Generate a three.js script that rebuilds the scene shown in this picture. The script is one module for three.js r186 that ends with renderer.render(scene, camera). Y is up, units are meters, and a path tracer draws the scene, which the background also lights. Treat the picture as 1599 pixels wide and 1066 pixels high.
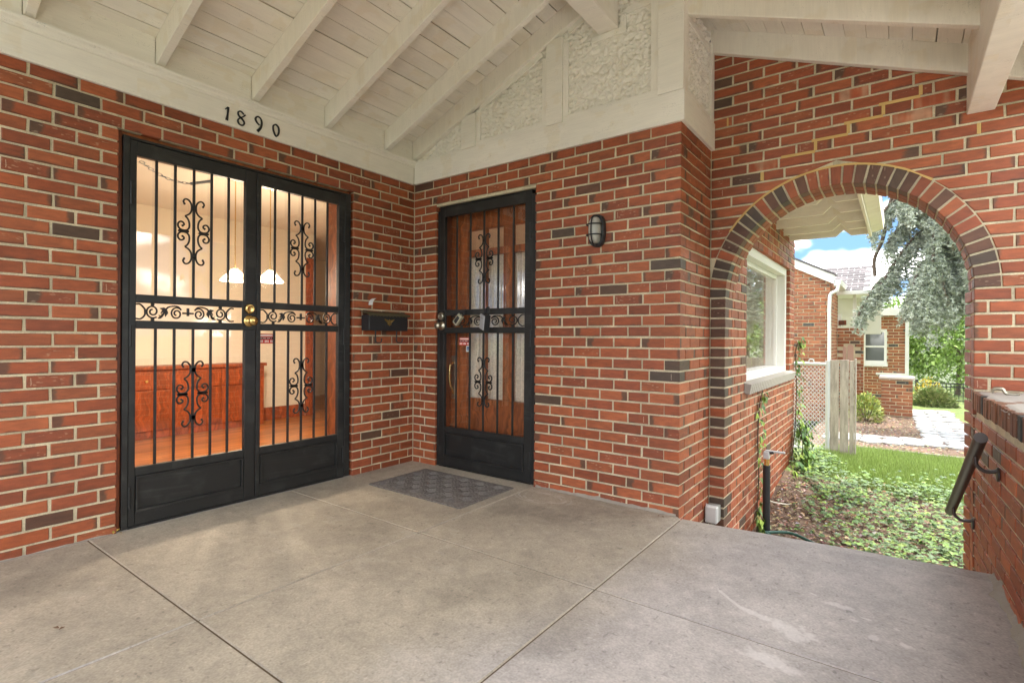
import * as THREE from 'three';
import { mergeGeometries } from 'three/addons/utils/BufferGeometryUtils.js';
import { RoundedBoxGeometry } from 'three/addons/geometries/RoundedBoxGeometry.js';

// ------------------------------------------------------------------ camera, sky, sun, exposure
const scene = new THREE.Scene();
const camera = new THREE.PerspectiveCamera(2 * Math.atan(533 / 819.08) * 180 / Math.PI, 1599 / 1066, 0.05, 400);
camera.position.set(3.3318, 1.0477, 3.0896);
camera.rotation.order = 'YXZ';
camera.rotation.set(0, 0.6369, 0.0072);
camera.setViewOffset(1599, 1066, 0, 4.9, 1599, 1066);
camera.updateMatrixWorld(true);

const renderer = new THREE.WebGLRenderer({ antialias: true });
renderer.toneMapping = THREE.LinearToneMapping;
renderer.toneMappingExposure = 5.3;
renderer.shadowMap.enabled = true;

const SUN = new THREE.Vector3(0.05, 0.94, -0.30).normalize();
const sun = new THREE.DirectionalLight(new THREE.Color(1, 0.95, 0.87), 1.3);
sun.position.copy(SUN).multiplyScalar(40); sun.castShadow = true; sun.shadow.radius = 20;
sun.shadow.camera.left = -20; sun.shadow.camera.right = 20; sun.shadow.camera.top = 20; sun.shadow.camera.bottom = -20; sun.shadow.camera.far = 90;
scene.add(sun); scene.add(sun.target);

// ------------------------------------------------------------------ numbers
function rng(seed) { let a = seed >>> 0; return () => { a = (a + 0x6D2B79F5) | 0; let t = Math.imul(a ^ (a >>> 15), 1 | a); t = (t + Math.imul(t ^ (t >>> 7), 61 | t)) ^ t; return ((t ^ (t >>> 14)) >>> 0) / 4294967296; }; }
const R = rng(1890);
const rr = (a, b) => a + (b - a) * R();
const clamp = (x, a = 0, b = 1) => Math.min(b, Math.max(a, x));
const sstep = (a, b, x) => { const t = clamp((x - a) / (b - a)); return t * t * (3 - 2 * t); };
function h3(x, y, z) { let n = (Math.imul(x, 374761393) + Math.imul(y, 668265263) + Math.imul(z, 1442695041)) | 0; n = Math.imul(n ^ (n >>> 13), 1274126177); n = Math.imul(n ^ (n >>> 15), 0x2c1b3c6d); return ((n ^ (n >>> 16)) >>> 0) / 4294967296; }
function vn(x, y, z = 0) {
  const xi = Math.floor(x), yi = Math.floor(y), zi = Math.floor(z); let fx = x - xi, fy = y - yi, fz = z - zi;
  fx = fx * fx * (3 - 2 * fx); fy = fy * fy * (3 - 2 * fy); fz = fz * fz * (3 - 2 * fz);
  const L = (a, b, t) => a + (b - a) * t;
  const p = zz => L(L(h3(xi, yi, zz), h3(xi + 1, yi, zz), fx), L(h3(xi, yi + 1, zz), h3(xi + 1, yi + 1, zz), fx), fy);
  return fz === 0 ? p(zi) : L(p(zi), p(zi + 1), fz);
}
function fbm(x, y, z = 0, o = 4) { let s = 0, a = 0.5, t = 0; for (let i = 0; i < o; i++) { s += a * vn(x, y, z); t += a; a *= 0.5; x = x * 2.03 + 17.1; y = y * 2.03 + 5.7; if (z !== 0) z = z * 2.03 + 3.3; } return s / t; }
const V = (x, y, z) => new THREE.Vector3(x, y, z);

// sky: broken cloud over blue, computed once for the whole dome
{
  const W = 2048, H = 1024, d = new Float32Array(W * H * 4);
  for (let j = 0; j < H; j++) for (let i = 0; i < W; i++) {
    const el = ((j + 0.5) / H - 0.5) * Math.PI, az = ((i + 0.5) / W - 0.5) * 2 * Math.PI;
    const ce = Math.cos(el), x = ce * Math.cos(az), y = Math.sin(el), z = ce * Math.sin(az);
    const k = (j * W + i) * 4; let c;
    if (y < -0.02) c = [0.14, 0.15, 0.10];
    else {
      const t = Math.pow(clamp(1 - y), 3);
      c = [0.05 + 0.05 * t, 0.115 + 0.06 * t, 0.235 + 0.05 * t];
      const n = fbm(x * 7 + 925.13, y * 13 + 7.9, z * 7 + 12.2, 5);
      const m = sstep(0.512, 0.60, n);
      const b = 1.7 + 1.3 * sstep(0.52, 0.75, n);
      c = c.map((v, q) => v + (b * [1, 0.985, 0.95][q] - v) * m);
    }
    d[k] = c[0]; d[k + 1] = c[1]; d[k + 2] = c[2]; d[k + 3] = 1;
  }
  const sky = new THREE.DataTexture(d, W, H, THREE.RGBAFormat, THREE.FloatType);
  sky.mapping = THREE.EquirectangularReflectionMapping; sky.magFilter = THREE.LinearFilter; sky.minFilter = THREE.LinearFilter; sky.needsUpdate = true;
  scene.background = sky; scene.environment = sky;
}

// ------------------------------------------------------------------ helpers
const used = {};
function numbered(n) { const k = used[n] || 0; used[n] = k + 1; return k ? `${n}_${String(k).padStart(3, '0')}` : n; }
function tag(o, label, category, group) { o.userData.label = label; o.userData.category = category; if (group) o.userData.group = group; return o; }
function thing(name, label, category, pos = [0, 0, 0], turn = 0, group) {
  const g = new THREE.Group(); g.name = numbered(name); g.position.set(...pos); g.rotation.y = turn; scene.add(g); tag(g, label, category, group); g.updateMatrixWorld(true); return g;
}
function struct(name) { const g = new THREE.Group(); g.name = numbered(name); scene.add(g); g.userData.kind = 'structure'; return g; }
function part(parent, name, geo, m, pos, rot) {
  const o = new THREE.Mesh(geo, m); o.name = parent === scene ? numbered(name) : name; if (pos) o.position.set(...pos); if (rot) o.rotation.set(...rot);
  o.castShadow = true; o.receiveShadow = true; parent.add(o); return o;
}
// part whose geometry is in world coordinates, under a group that has only a translation
function wpart(parent, name, geo, m) { const o = part(parent, name, geo, m); if (parent !== scene) { let q = parent; while (q && q !== scene) { o.position.sub(q.position); q = q.parent; } } return o; }
const norm = g => { const n = g.index ? g.toNonIndexed() : g; for (const k of Object.keys(n.attributes)) if (!['position', 'normal', 'uv'].includes(k)) n.deleteAttribute(k); return n; };
const merge = list => mergeGeometries(list.map(norm));
// uv in metres from the dominant face direction
function uvm(geo, s = 1, ox = 0, oy = 0, swap = false) {
  const g = geo.index ? geo.toNonIndexed() : geo; const p = g.attributes.position, uv = new Float32Array(p.count * 2); const a = V(0, 0, 0), b = V(0, 0, 0), c = V(0, 0, 0);
  for (let i = 0; i < p.count; i += 3) {
    a.fromBufferAttribute(p, i); b.fromBufferAttribute(p, i + 1); c.fromBufferAttribute(p, i + 2);
    const n = b.clone().sub(a).cross(c.clone().sub(a)); const ax = Math.abs(n.x), ay = Math.abs(n.y), az = Math.abs(n.z);
    for (let k = 0; k < 3; k++) { const q = [a, b, c][k]; let u, v; if (ax >= ay && ax >= az) { u = q.z; v = q.y; } else if (ay >= az) { u = q.x; v = q.z; } else { u = q.x; v = q.y; } if (swap) [u, v] = [v, u]; uv[(i + k) * 2] = u * s + ox; uv[(i + k) * 2 + 1] = v * s + oy; }
  }
  g.setAttribute('uv', new THREE.BufferAttribute(uv, 2)); return g;
}
function bx(x0, x1, y0, y1, z0, z1, r = 0.003) {
  const w = x1 - x0, h = y1 - y0, d = z1 - z0; const m = Math.min(w, h, d) / 2.2;
  const g = r > 0 ? new RoundedBoxGeometry(w, h, d, 1, Math.min(r, m)) : new THREE.BoxGeometry(w, h, d);
  g.translate((x0 + x1) / 2, (y0 + y1) / 2, (z0 + z1) / 2); return uvm(g, 1, R() * 5, R() * 5);
}
const plainBox = (x0, x1, y0, y1, z0, z1) => bx(x0, x1, y0, y1, z0, z1, 0);
function tube(pts, r, seg = 24, rad = 6, closed = false) { return new THREE.TubeGeometry(new THREE.CatmullRomCurve3(pts.map(p => V(...p)), closed, 'centripetal'), seg, r, rad, closed); }
function cyl(a, b, r0, r1 = r0, rad = 12) {
  const A = V(...a), B = V(...b), d = B.clone().sub(A), g = new THREE.CylinderGeometry(r1, r0, d.length(), rad); g.applyQuaternion(new THREE.Quaternion().setFromUnitVectors(V(0, 1, 0), d.clone().normalize())); const m = A.add(B).multiplyScalar(0.5); g.translate(m.x, m.y, m.z); return g;
}
function extrude(pts, depth, bevel = 0, holes = []) {
  const s = new THREE.Shape(pts.map(p => new THREE.Vector2(p[0], p[1]))); for (const h of holes) s.holes.push(new THREE.Path(h.map(p => new THREE.Vector2(p[0], p[1]))));
  return new THREE.ExtrudeGeometry(s, { depth, bevelEnabled: bevel > 0, bevelSize: bevel, bevelThickness: bevel, bevelSegments: 1, curveSegments: 12 });
}
// brush stroke of varying width along a smooth path, extruded
function stroke(pts, widths, depth) {
  const c = new THREE.CatmullRomCurve3(pts.map(p => V(p[0], p[1], 0)), false, 'centripetal'), n = 28, L = [], Q = [];
  for (let i = 0; i <= n; i++) { const t = i / n, p = c.getPoint(t), g = c.getTangent(t), f = t * (widths.length - 1), k = Math.min(widths.length - 2, Math.floor(f)), w = (widths[k] + (widths[k + 1] - widths[k]) * (f - k)) / 2; L.push([p.x - g.y * w, p.y + g.x * w]); Q.push([p.x + g.y * w, p.y - g.x * w]); }
  return extrude([...L, ...Q.reverse()], depth, 0);
}

// ------------------------------------------------------------------ textures and materials
function dataTex(W, H, fn, srgb = true) {
  const d = new Uint8Array(W * H * 4); const o = [0, 0, 0];
  for (let j = 0; j < H; j++) for (let i = 0; i < W; i++) { fn(i, j, o); const k = (j * W + i) * 4; d[k] = clamp(o[0], 0, 255); d[k + 1] = clamp(o[1], 0, 255); d[k + 2] = clamp(o[2], 0, 255); d[k + 3] = 255; }
  const t = new THREE.DataTexture(d, W, H); t.wrapS = t.wrapT = THREE.RepeatWrapping; t.magFilter = THREE.LinearFilter; t.minFilter = THREE.LinearMipmapLinearFilter; t.generateMipmaps = true; if (srgb) t.colorSpace = THREE.SRGBColorSpace; t.needsUpdate = true; return t;
}
const std = (o) => new THREE.MeshStandardMaterial({ roughness: 0.8, ...o });
const lin = (r, g, b) => new THREE.Color().setRGB(r, g, b);

// brick atlas: 8 columns x 32 rows of cells; columns 0-4 red, 5-6 flashed ends, 7 dark
const CELLC = 8, CELLR = 32, AT = 2048;
const cellInfo = [];
{
  const q = rng(77), reds = [[157, 82, 48], [149, 75, 43], [164, 89, 53], [142, 73, 45], [152, 78, 48], [159, 81, 44]], darks = [[88, 66, 51], [94, 67, 50], [80, 64, 52], [100, 66, 49]];
  for (let r = 0; r < CELLR; r++) for (let c = 0; c < CELLC; c++) {
    const base = c === 7 ? darks[Math.floor(q() * 4)] : reds[Math.floor(q() * 6)]; const k = 0.92 + q() * 0.15;
    cellInfo.push({ base: base.map(v => v * k), fl: (c === 5 || c === 6) ? (q() < 0.5 ? 0.1 + q() * 0.25 : 1 - 0.1 - q() * 0.25) : (q() < 0.4 ? (q() < 0.5 ? 0.03 : 0.97) : -1), edge: q() < 0.62, scuff: q() < 0.16 ? q() : -1, drip: q() < 0.1 ? 0.1 + q() * 0.8 : -1, dark: darks[Math.floor(q() * 4)] });
  }
}
const brickMap = dataTex(AT, AT, (i, j, o) => {
  const c = Math.floor(i / (AT / CELLC)), r = Math.floor(j / (AT / CELLR)), ci = cellInfo[r * CELLC + c], x = (i % (AT / CELLC)) / (AT / CELLC), y = (j % (AT / CELLR)) / (AT / CELLR);
  const n1 = fbm(i * 0.02, j * 0.09, 0, 3), n2 = vn(i * 0.45, j * 0.9), n3 = fbm(i * 0.008 + 9, j * 0.03, 0, 3);
  let m = 0;
  if (ci.fl >= 0) { const e = ci.fl < 0.5 ? ci.fl - x : x - ci.fl; m = sstep(-0.03, 0.07, e + (n1 - 0.5) * 0.14); }
  if (ci.edge) m = Math.max(m, sstep(0.16, 0.02, Math.min(y, 1 - y) + (n1 - 0.5) * 0.25) * 0.75);
  m *= 0.88;
  const k = 0.86 + 0.22 * n1 + 0.10 * (n2 - 0.5) + 0.16 * (n3 - 0.5) + (n2 > 0.93 ? -0.16 : 0);
  let w = 0; if (ci.scuff >= 0) w = sstep(0.66, 0.8, fbm(i * 0.03 + ci.scuff * 90, j * 0.12, 0, 3)) * 0.38;
  if (ci.drip >= 0 && Math.abs(x - ci.drip + (n1 - .5) * .02) < 0.007 && y > 0.2 && y < 0.75) w = 0.7;
  for (let q = 0; q < 3; q++) { let v = (ci.base[q] * (1 - m) + ci.dark[q] * m) * k; o[q] = v + ([214, 196, 170][q] - v) * w; }
});
const brickBump = dataTex(AT, AT, (i, j, o) => { const a = fbm(i * 0.03, j * 0.22, 0, 2), b = vn(i * 0.5, j * 0.5), p = vn(i * 0.16 + 50, j * 0.2); o[0] = o[1] = o[2] = 120 + 90 * (a - 0.5) + 50 * (b - 0.5) - (p > 0.86 ? 70 * (p - 0.86) / 0.14 : 0); }, false);
const M = {};
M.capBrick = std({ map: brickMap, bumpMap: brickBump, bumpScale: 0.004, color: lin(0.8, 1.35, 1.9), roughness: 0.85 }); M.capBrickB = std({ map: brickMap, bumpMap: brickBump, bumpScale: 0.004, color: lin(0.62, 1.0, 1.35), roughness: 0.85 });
M.brick = std({ map: brickMap, bumpMap: brickBump, bumpScale: 0.0022, roughness: 0.58 });
const mortarMap = dataTex(512, 512, (i, j, o) => { const a = fbm(i * 0.02, j * 0.02, 0, 4), b = vn(i * 0.6, j * 0.6), k = 0.82 + 0.28 * a + 0.14 * (b - 0.5); o[0] = 208 * k; o[1] = 195 * k; o[2] = 164 * k; });
const grainBump = dataTex(512, 512, (i, j, o) => { o[0] = o[1] = o[2] = 128 + 120 * (fbm(i * 0.12, j * 0.12, 0, 3) - 0.5) + 60 * (vn(i * 0.7, j * 0.7) - 0.5); }, false);
M.brickPale = std({ map: dataTex(512, 512, (i, j, o) => { const st = sstep(0.35, 0.7, fbm(i * 0.05, j * 0.012, 0, 4)); const k = 0.85 + 0.3 * fbm(i * 0.05, j * 0.1, 0, 3); o[0] = (160 + 24 * st) * k; o[1] = (82 + 56 * st) * k; o[2] = (52 + 58 * st) * k; }), bumpMap: brickBump, bumpScale: 0.002, roughness: 0.85 });
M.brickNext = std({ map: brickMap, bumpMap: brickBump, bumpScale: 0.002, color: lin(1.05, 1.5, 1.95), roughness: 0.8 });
M.mortar = std({ map: mortarMap, bumpMap: grainBump, bumpScale: 0.003, roughness: 0.95 });
M.ochre = std({ color: 0xcdab6c, bumpMap: grainBump, bumpScale: 0.004, roughness: 0.95 });
// painted timber: cream white, brush marks and hairline cracks along v
const paintMap = dataTex(1024, 1024, (i, j, o) => {
  const a = fbm(i * 0.006, j * 0.02, 0, 4), b = fbm(i * 0.012 + 30, j * 0.2, 0, 2), c = vn(i * 0.5, j * 0.5); let k = 0.955 + 0.05 * a + 0.03 * (b - 0.5) + 0.015 * (c - 0.5);
  const cr = Math.abs(fbm(i * 0.01, j * 0.05 + 80, 0, 3) - 0.5) < 0.0022 && fbm(i * 0.006 + 9, j * 0.006, 0, 2) > 0.56 ? 0.8 : 1; const st = sstep(0.62, 0.75, fbm(i * 0.01 + 200, j * 0.01, 0, 4)) * 0.03;
  o[0] = 243 * k * cr * (1 - st * 0.5); o[1] = 236 * k * cr * (1 - st * 0.8); o[2] = 222 * k * cr * (1 - st * 1.5);
});
const paintBump = dataTex(512, 512, (i, j, o) => { o[0] = o[1] = o[2] = 128 + 70 * (fbm(i * 0.015, j * 0.25, 0, 3) - 0.5) + 30 * (vn(i * 0.4, j * 0.4) - 0.5); }, false);
M.paint = std({ map: paintMap, bumpMap: paintBump, bumpScale: 0.0012, roughness: 0.55 });
M.paintB = std({ map: paintMap, bumpMap: paintBump, bumpScale: 0.0014, roughness: 0.6, color: lin(0.95, 0.94, 0.92) }); M.paintC = std({ map: paintMap, bumpMap: paintBump, bumpScale: 0.001, roughness: 0.5, color: lin(1, 0.985, 0.96) }); const anyPaint = () => [M.paint, M.paintB, M.paintC][Math.floor(R() * 3)];
M.stucco = std({ map: paintMap, bumpMap: grainBump, bumpScale: 0.003, roughness: 0.8 });
M.trim = std({ color: lin(0.78, 0.77, 0.72), bumpMap: paintBump, bumpScale: 0.001, roughness: 0.5 });
// porch slab, uv in metres / 4.2
const blobs = [[3.01, 0.95, 0.10, 0.055, 0.6], [2.90, 0.92, 0.08, 0.018, 0.35], [3.143, 0.646, 0.055, 0.022, 0.2], [3.264, 0.833, 0.026, 0.02, 0], [3.364, 0.83, 0.022, 0.02, 0.3], [3.05, 0.60, 0.03, 0.008, 0.4], [3.24, 0.70, 0.02, 0.008, 0.2], [2.785, 0.855, 0.10, 0.008, 0.75], [3.2, 0.74, 0.018, 0.01, 0], [3.33, 0.72, 0.012, 0.01, 0], [3.0, 1.2, 0.09, 0.05, 0.2], [3.42, 0.62, 0.012, 0.008, 0]];
const slabMap = dataTex(2048, 2048, (i, j, o) => {
  const x = i / 2048 * 4.2, z = j / 2048 * 4.2;
  const a = fbm(x * 1.1 + 3, z * 1.1, 0, 5), b = fbm(x * 4.5 + 10, z * 4.5 + 6, 0, 4), c = vn(x * 190, z * 190), s = vn(x * 70, z * 70), g = fbm(x * 22, z * 22 + 4, 0, 3);
  let k = 0.84 + 0.16 * (a - 0.5) + 0.12 * (b - 0.5) + 0.12 * (g - 0.5) + 0.12 * (c - 0.5) + (s > 0.9 ? -0.10 : s < 0.08 ? 0.07 : 0);
  const warm = sstep(2.7, 1.9, x + (a - 0.5) * 1.2);
  let w = 0;
  for (const [bx0, bz0, rx, rz, an] of blobs) { const dx = x - bx0, dz = z - bz0; if (Math.abs(dx) > 0.3 || Math.abs(dz) > 0.3) continue; const ca = Math.cos(an), sa = Math.sin(an), e = Math.hypot((dx * ca + dz * sa) / rx, (-dx * sa + dz * ca) / rz) + (fbm(x * 38, z * 38, 0, 3) - 0.5) * 1.5; w = Math.max(w, sstep(1.1, 0.5, e) * 0.5); }
  { const e = Math.hypot((x - 1.44) / 0.2, (z - 0.19) / 0.11), an = Math.atan2(z - 0.19, x - 1.44); w = Math.max(w, sstep(0.45, 0.75, e) * sstep(1.2, 0.95, e) * sstep(0.5, 0.72, vn(e * 16 + an, an * 2.2)) * 0.35); }
  const sc = fbm(x * 3 + 77, z * 3, 0, 3); if (sc > 0.6) w = Math.max(w, sstep(0.62, 0.8, vn(x * 9 + z * 14, z * 26 - x * 6)) * sstep(0.6, 0.68, sc) * 0.09);
  const dk = sstep(0.58, 0.75, fbm(x * 2.1 + 31, z * 2.1 + 8, 0, 4)) * 0.08; k *= 1 - dk;
  const cA = [200, 188, 168], cB = [202, 194, 188];
  for (let q = 0; q < 3; q++) { const v = (cA[q] * warm + cB[q] * (1 - warm)) * k; o[q] = v + (222 - q * 4 - v) * w; }
});
M.slab = std({ map: slabMap, bumpMap: grainBump, bumpScale: 0.0012, roughness: 0.62 });
M.joint = std({ color: 0x5e4f3c, roughness: 0.95 });
M.iron = std({ map: dataTex(512, 512, (i, j, o) => { const d = sstep(0.5, 0.8, fbm(i * 0.02, j * 0.02, 0, 4)), sc = sstep(0.70, 0.8, vn(i * 0.03 + j * 0.4, j * 0.02)) * sstep(0.5, 0.62, fbm(i * 0.012 + 40, j * 0.012, 0, 3)), v = 26 + 14 * d + 12 * sc + 6 * vn(i * 0.7, j * 0.7); o[0] = v; o[1] = v; o[2] = v * 0.96; }), roughness: 0.45, metalness: 0.0, bumpMap: grainBump, bumpScale: 0.0005 });
M.brass = std({ color: lin(0.75, 0.52, 0.2), metalness: 1, roughness: 0.25 });
M.nickel = std({ color: lin(0.5, 0.46, 0.36), metalness: 1, roughness: 0.3 });
const woodMap = dataTex(512, 512, (i, j, o) => { const wq = fbm(i * 0.02 + 11, j * 0.017, 0, 3) * 5, g = fbm(i * 0.09 + wq, j * 0.011 + wq * 0.35, 0, 4), f = vn(i * 0.9 + wq, j * 0.05); const k = 0.72 + 0.5 * (g - 0.5) + 0.14 * f; o[0] = 190 * k; o[1] = 104 * k; o[2] = 50 * k; });
M.wood = std({ map: woodMap, roughness: 0.4 });
M.woodDark = std({ map: woodMap, color: lin(0.55, 0.45, 0.4), roughness: 0.4 });
M.cabinet = std({ map: woodMap, color: lin(0.95, 0.72, 0.66), roughness: 0.4 });
const oakMap = dataTex(512, 512, (i, j, o) => { const b = Math.floor(i / 32), g = fbm(i * 0.12, j * 0.012 + b * 7, 0, 3), t = h3(b, 3, 1); const k = 0.8 + 0.2 * (t - 0.5) + 0.35 * (g - 0.5) - (i % 32 < 1 ? 0.25 : 0); o[0] = 205 * k; o[1] = 128 * k; o[2] = 70 * k; });
M.oak = std({ map: oakMap, roughness: 0.3 });
M.plaster = std({ color: lin(0.74, 0.66, 0.53), roughness: 0.9, bumpMap: grainBump, bumpScale: 0.001 });
M.ceilingIn = std({ color: lin(0.75, 0.70, 0.60), roughness: 0.95 });
M.glass = new THREE.MeshPhysicalMaterial({ transmission: 1, thickness: 0, roughness: 0.0, ior: 1.5, color: 0xffffff });
M.lampGlass = new THREE.MeshPhysicalMaterial({ color: lin(0.62, 0.60, 0.52), roughness: 0.35, transmission: 0.35, thickness: 0 });
M.black = std({ color: lin(0.018, 0.018, 0.02), roughness: 0.5 });
M.bronze = std({ color: lin(0.042, 0.028, 0.023), roughness: 0.42, metalness: 0.1 });
M.galv = std({ color: lin(0.55, 0.56, 0.56), metalness: 0.2, roughness: 0.5 });
M.greyPlastic = std({ color: lin(0.32, 0.31, 0.28), roughness: 0.5 });
M.clearPlastic = std({ color: lin(0.62, 0.62, 0.60), roughness: 0.3 });
const fenceMap = dataTex(256, 512, (i, j, o) => { const g = fbm(i * 0.12, j * 0.01, 0, 4), k = 0.82 + 0.3 * (g - 0.5) + 0.08 * vn(i * .8, j * .1); o[0] = 190 * k; o[1] = 179 * k; o[2] = 166 * k; });
M.fence = std({ map: fenceMap, roughness: 0.9 });
M.shingle = std({ color: lin(0.13, 0.115, 0.115), bumpMap: grainBump, bumpScale: 0.004, roughness: 0.95 });
M.cap = std({ color: lin(0.40, 0.36, 0.31), bumpMap: grainBump, bumpScale: 0.006, roughness: 0.95 });
M.bark = std({ color: lin(0.13, 0.095, 0.07), bumpMap: grainBump, bumpScale: 0.01, roughness: 0.95 });
M.leaf = std({ vertexColors: true, roughness: 0.6, side: THREE.DoubleSide });
M.vcol = std({ vertexColors: true, roughness: 0.95, bumpMap: grainBump, bumpScale: 0.01 });
M.concrete = std({ color: lin(0.42, 0.40, 0.37), bumpMap: grainBump, bumpScale: 0.003, roughness: 0.9 });

// ------------------------------------------------------------------ bricks
const CO = 0.0677, BH = 0.0552, MJ = 0.0125, BL = 0.192, Y0 = 0.045 - CO;     // course, brick height, joint, pitch, bottom of row 0
const rowY = k => Y0 + k * CO + MJ / 2;
const geoCache = new Map();
// quad brick: corners [x,y] bl, br, tr, tl in the face plane, front at z = 0, going back depth
function brickGeo(c, D, cell, key) {
  if (key && geoCache.has(key)) return geoCache.get(key);
  const b = 0.0028, P = [], U = [], cx = (c[0][0] + c[1][0] + c[2][0] + c[3][0]) / 4, cy = (c[0][1] + c[1][1] + c[2][1] + c[3][1]) / 4;
  const col = cell % CELLC, row = Math.floor(cell / CELLC), u0 = col / CELLC + 0.004, v0 = row / CELLR + 0.002, us = 1 / CELLC - 0.008, vs = 1 / CELLR - 0.004;
  const minx = Math.min(...c.map(p => p[0])), maxx = Math.max(...c.map(p => p[0])), miny = Math.min(...c.map(p => p[1])), maxy = Math.max(...c.map(p => p[1]));
  const tall = (maxy - miny) > (maxx - minx) * 1.25;
  const LL = Math.max(0.182, tall ? maxy - miny : maxx - minx), HH = Math.max(0.058, tall ? maxx - minx : maxy - miny);
  const uvf = (x, y) => tall ? [u0 + us * (y - miny) / LL, v0 + vs * clamp((x - minx) / HH)] : [u0 + us * (x - minx) / LL, v0 + vs * clamp((y - miny) / HH)];
  const jq = rng(cell * 31 + 7); c = c.map(([x, y]) => [x + (jq() - .5) * 0.0026, y + (jq() - .5) * 0.0022]);
  const inn = c.map(([x, y]) => { const dx = cx - x, dy = cy - y, l = Math.hypot(dx, dy) || 1; return [x + Math.sign(dx) * Math.min(b, Math.abs(dx) * .5), y + Math.sign(dy) * Math.min(b, Math.abs(dy) * .5)]; });
  const quad = (p, uv) => { for (const k of [0, 1, 2, 0, 2, 3]) { P.push(...p[k]); U.push(...uv[k]); } };
  quad(inn.map(p => [p[0], p[1], 0]), inn.map(p => uvf(p[0], p[1])));
  for (let i = 0; i < 4; i++) {
    const j = (i + 1) % 4;
    quad([[...c[i], -b], [...c[j], -b], [...inn[j], 0], [...inn[i], 0]], [uvf(...c[i]), uvf(...c[j]), uvf(...inn[j]), uvf(...inn[i])]);
    const e = Math.hypot(c[j][0] - c[i][0], c[j][1] - c[i][1]), du = us * Math.min(1, D / 0.19), dv = vs * Math.min(1, e / 0.06);
    quad([[...c[i], -D], [...c[j], -D], [...c[j], -b], [...c[i], -b]], [[u0, v0], [u0, v0 + dv], [u0 + du, v0 + dv], [u0 + du, v0]]);
  }
  const g = new THREE.BufferGeometry(); g.setAttribute('position', new THREE.Float32BufferAttribute(P, 3)); g.setAttribute('uv', new THREE.Float32BufferAttribute(U, 2)); g.computeVertexNormals();
  if (key) geoCache.set(key, g); return g;
}
function pickCell(kind) { const r = Math.floor(R() * 32); const t = R(); let c; if (kind === 'dark') c = t < 0.58 ? 7 : Math.floor(R() * 5); else if (kind === 'red') c = Math.floor(R() * 5); else c = t < 0.62 ? Math.floor(R() * 5) : t < 0.975 ? 5 + Math.floor(R() * 2) : 7; return (r % 8) * 4 * CELLC + c; }
class Wall {   // a face with its own frame; collects bricks and builds them under a thing
  constructor(O, U, N) { this.O = V(...O); this.U = V(...U).normalize(); this.N = V(...N).normalize(); this.list = []; }
  at(u, y, w = 0) { return this.O.clone().addScaledVector(this.U, u).addScaledVector(this.N, w).setY(this.O.y + y); }
  add(c, D, kind, jit = 1) {            // c: 4 corners (u, y)
    const mu = (c[0][0] + c[1][0] + c[2][0] + c[3][0]) / 4, my = (c[0][1] + c[2][1]) / 2; const loc = c.map(([a, b]) => [a - mu, b - my]);
    const rect = Math.abs(loc[0][0] - loc[3][0]) < 1e-6 && Math.abs(loc[1][0] - loc[2][0]) < 1e-6 && Math.abs(loc[0][1] - loc[1][1]) < 1e-6;
    const cell = pickCell(kind); let key = null, lc = loc;
    if (rect) { const L = Math.round((loc[1][0] - loc[0][0]) / 0.004) * 0.004, H = Math.round((loc[2][1] - loc[1][1]) / 0.002) * 0.002; key = `${L.toFixed(3)}_${H.toFixed(3)}_${D.toFixed(3)}_${cell}`; lc = [[-L / 2, -H / 2], [L / 2, -H / 2], [L / 2, H / 2], [-L / 2, H / 2]]; }
    const g = brickGeo(lc, D, cell, key); const m = new THREE.Matrix4().makeBasis(this.U, V(0, 1, 0), this.N);
    m.multiply(new THREE.Matrix4().makeRotationZ((R() - 0.5) * 0.010 * jit)); m.setPosition(this.at(mu + (R() - .5) * 0.0015 * jit, my + (R() - .5) * 0.0018 * jit, (R() - 0.5) * 0.0026 * jit)); this.list.push({ g, m, mat: this.pale && R() < this.pale(mu, my) ? M.brickPale : (this.mat || M.brick), sz: Math.hypot(c[1][0] - c[0][0], 0.05) });
  }
  // one course between u0 and u1 with joints on the running bond
  run(row, u0, u1, o = {}) {
    const y0 = o.y0 ?? rowY(row), y1 = y0 + (o.h ?? BH), D = o.depth ?? 0.095, ph = (o.phase ?? 0) + (row % 2 ? BL / 2 : 0); let a = u0;
    if (o.max && y0 > o.max) return;
    while (a < u1 - 0.02) {
      let b = (Math.floor((a - ph) / BL + 1e-4) + 1) * BL + ph + (R() - .5) * 0.012; const m0 = a === u0 ? Math.max(o.g0 ?? 0, o.g0t ?? 0) : 0, m1 = Math.max(o.g1 ?? 0, o.g1t ?? 0); if (m0 > 0) { while (b - a < 0.045 + m0) b += BL; if (b - a - m0 > 1.2 * BL) b -= BL / 2; } else if (b - a < 0.045) b += BL; if (u1 - b < 0.045 + m1) { if (m1 > 0 && u1 - m1 - a > 1.15 * BL) b = a + (u1 - m1 - a) * 0.55; else b = u1; }
      b = Math.min(b, u1); const ha = a === u0 ? 0 : MJ / 2, hb = b === u1 ? 0 : MJ / 2;
      if (!o.skip || !o.skip((a + b) / 2, (y0 + y1) / 2)) this.add([[a + ha + (a === u0 ? (o.g0 ?? 0) : 0), y0], [b - hb - (b === u1 ? (o.g1 ?? 0) : 0), y0], [b - hb - (b === u1 ? (o.g1t ?? o.g1 ?? 0) : 0), y1], [a + ha + (a === u0 ? (o.g0t ?? o.g0 ?? 0) : 0), y1]], D, o.kind);
      a = b;
    }
  }
}
const VP = new THREE.Matrix4();
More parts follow.
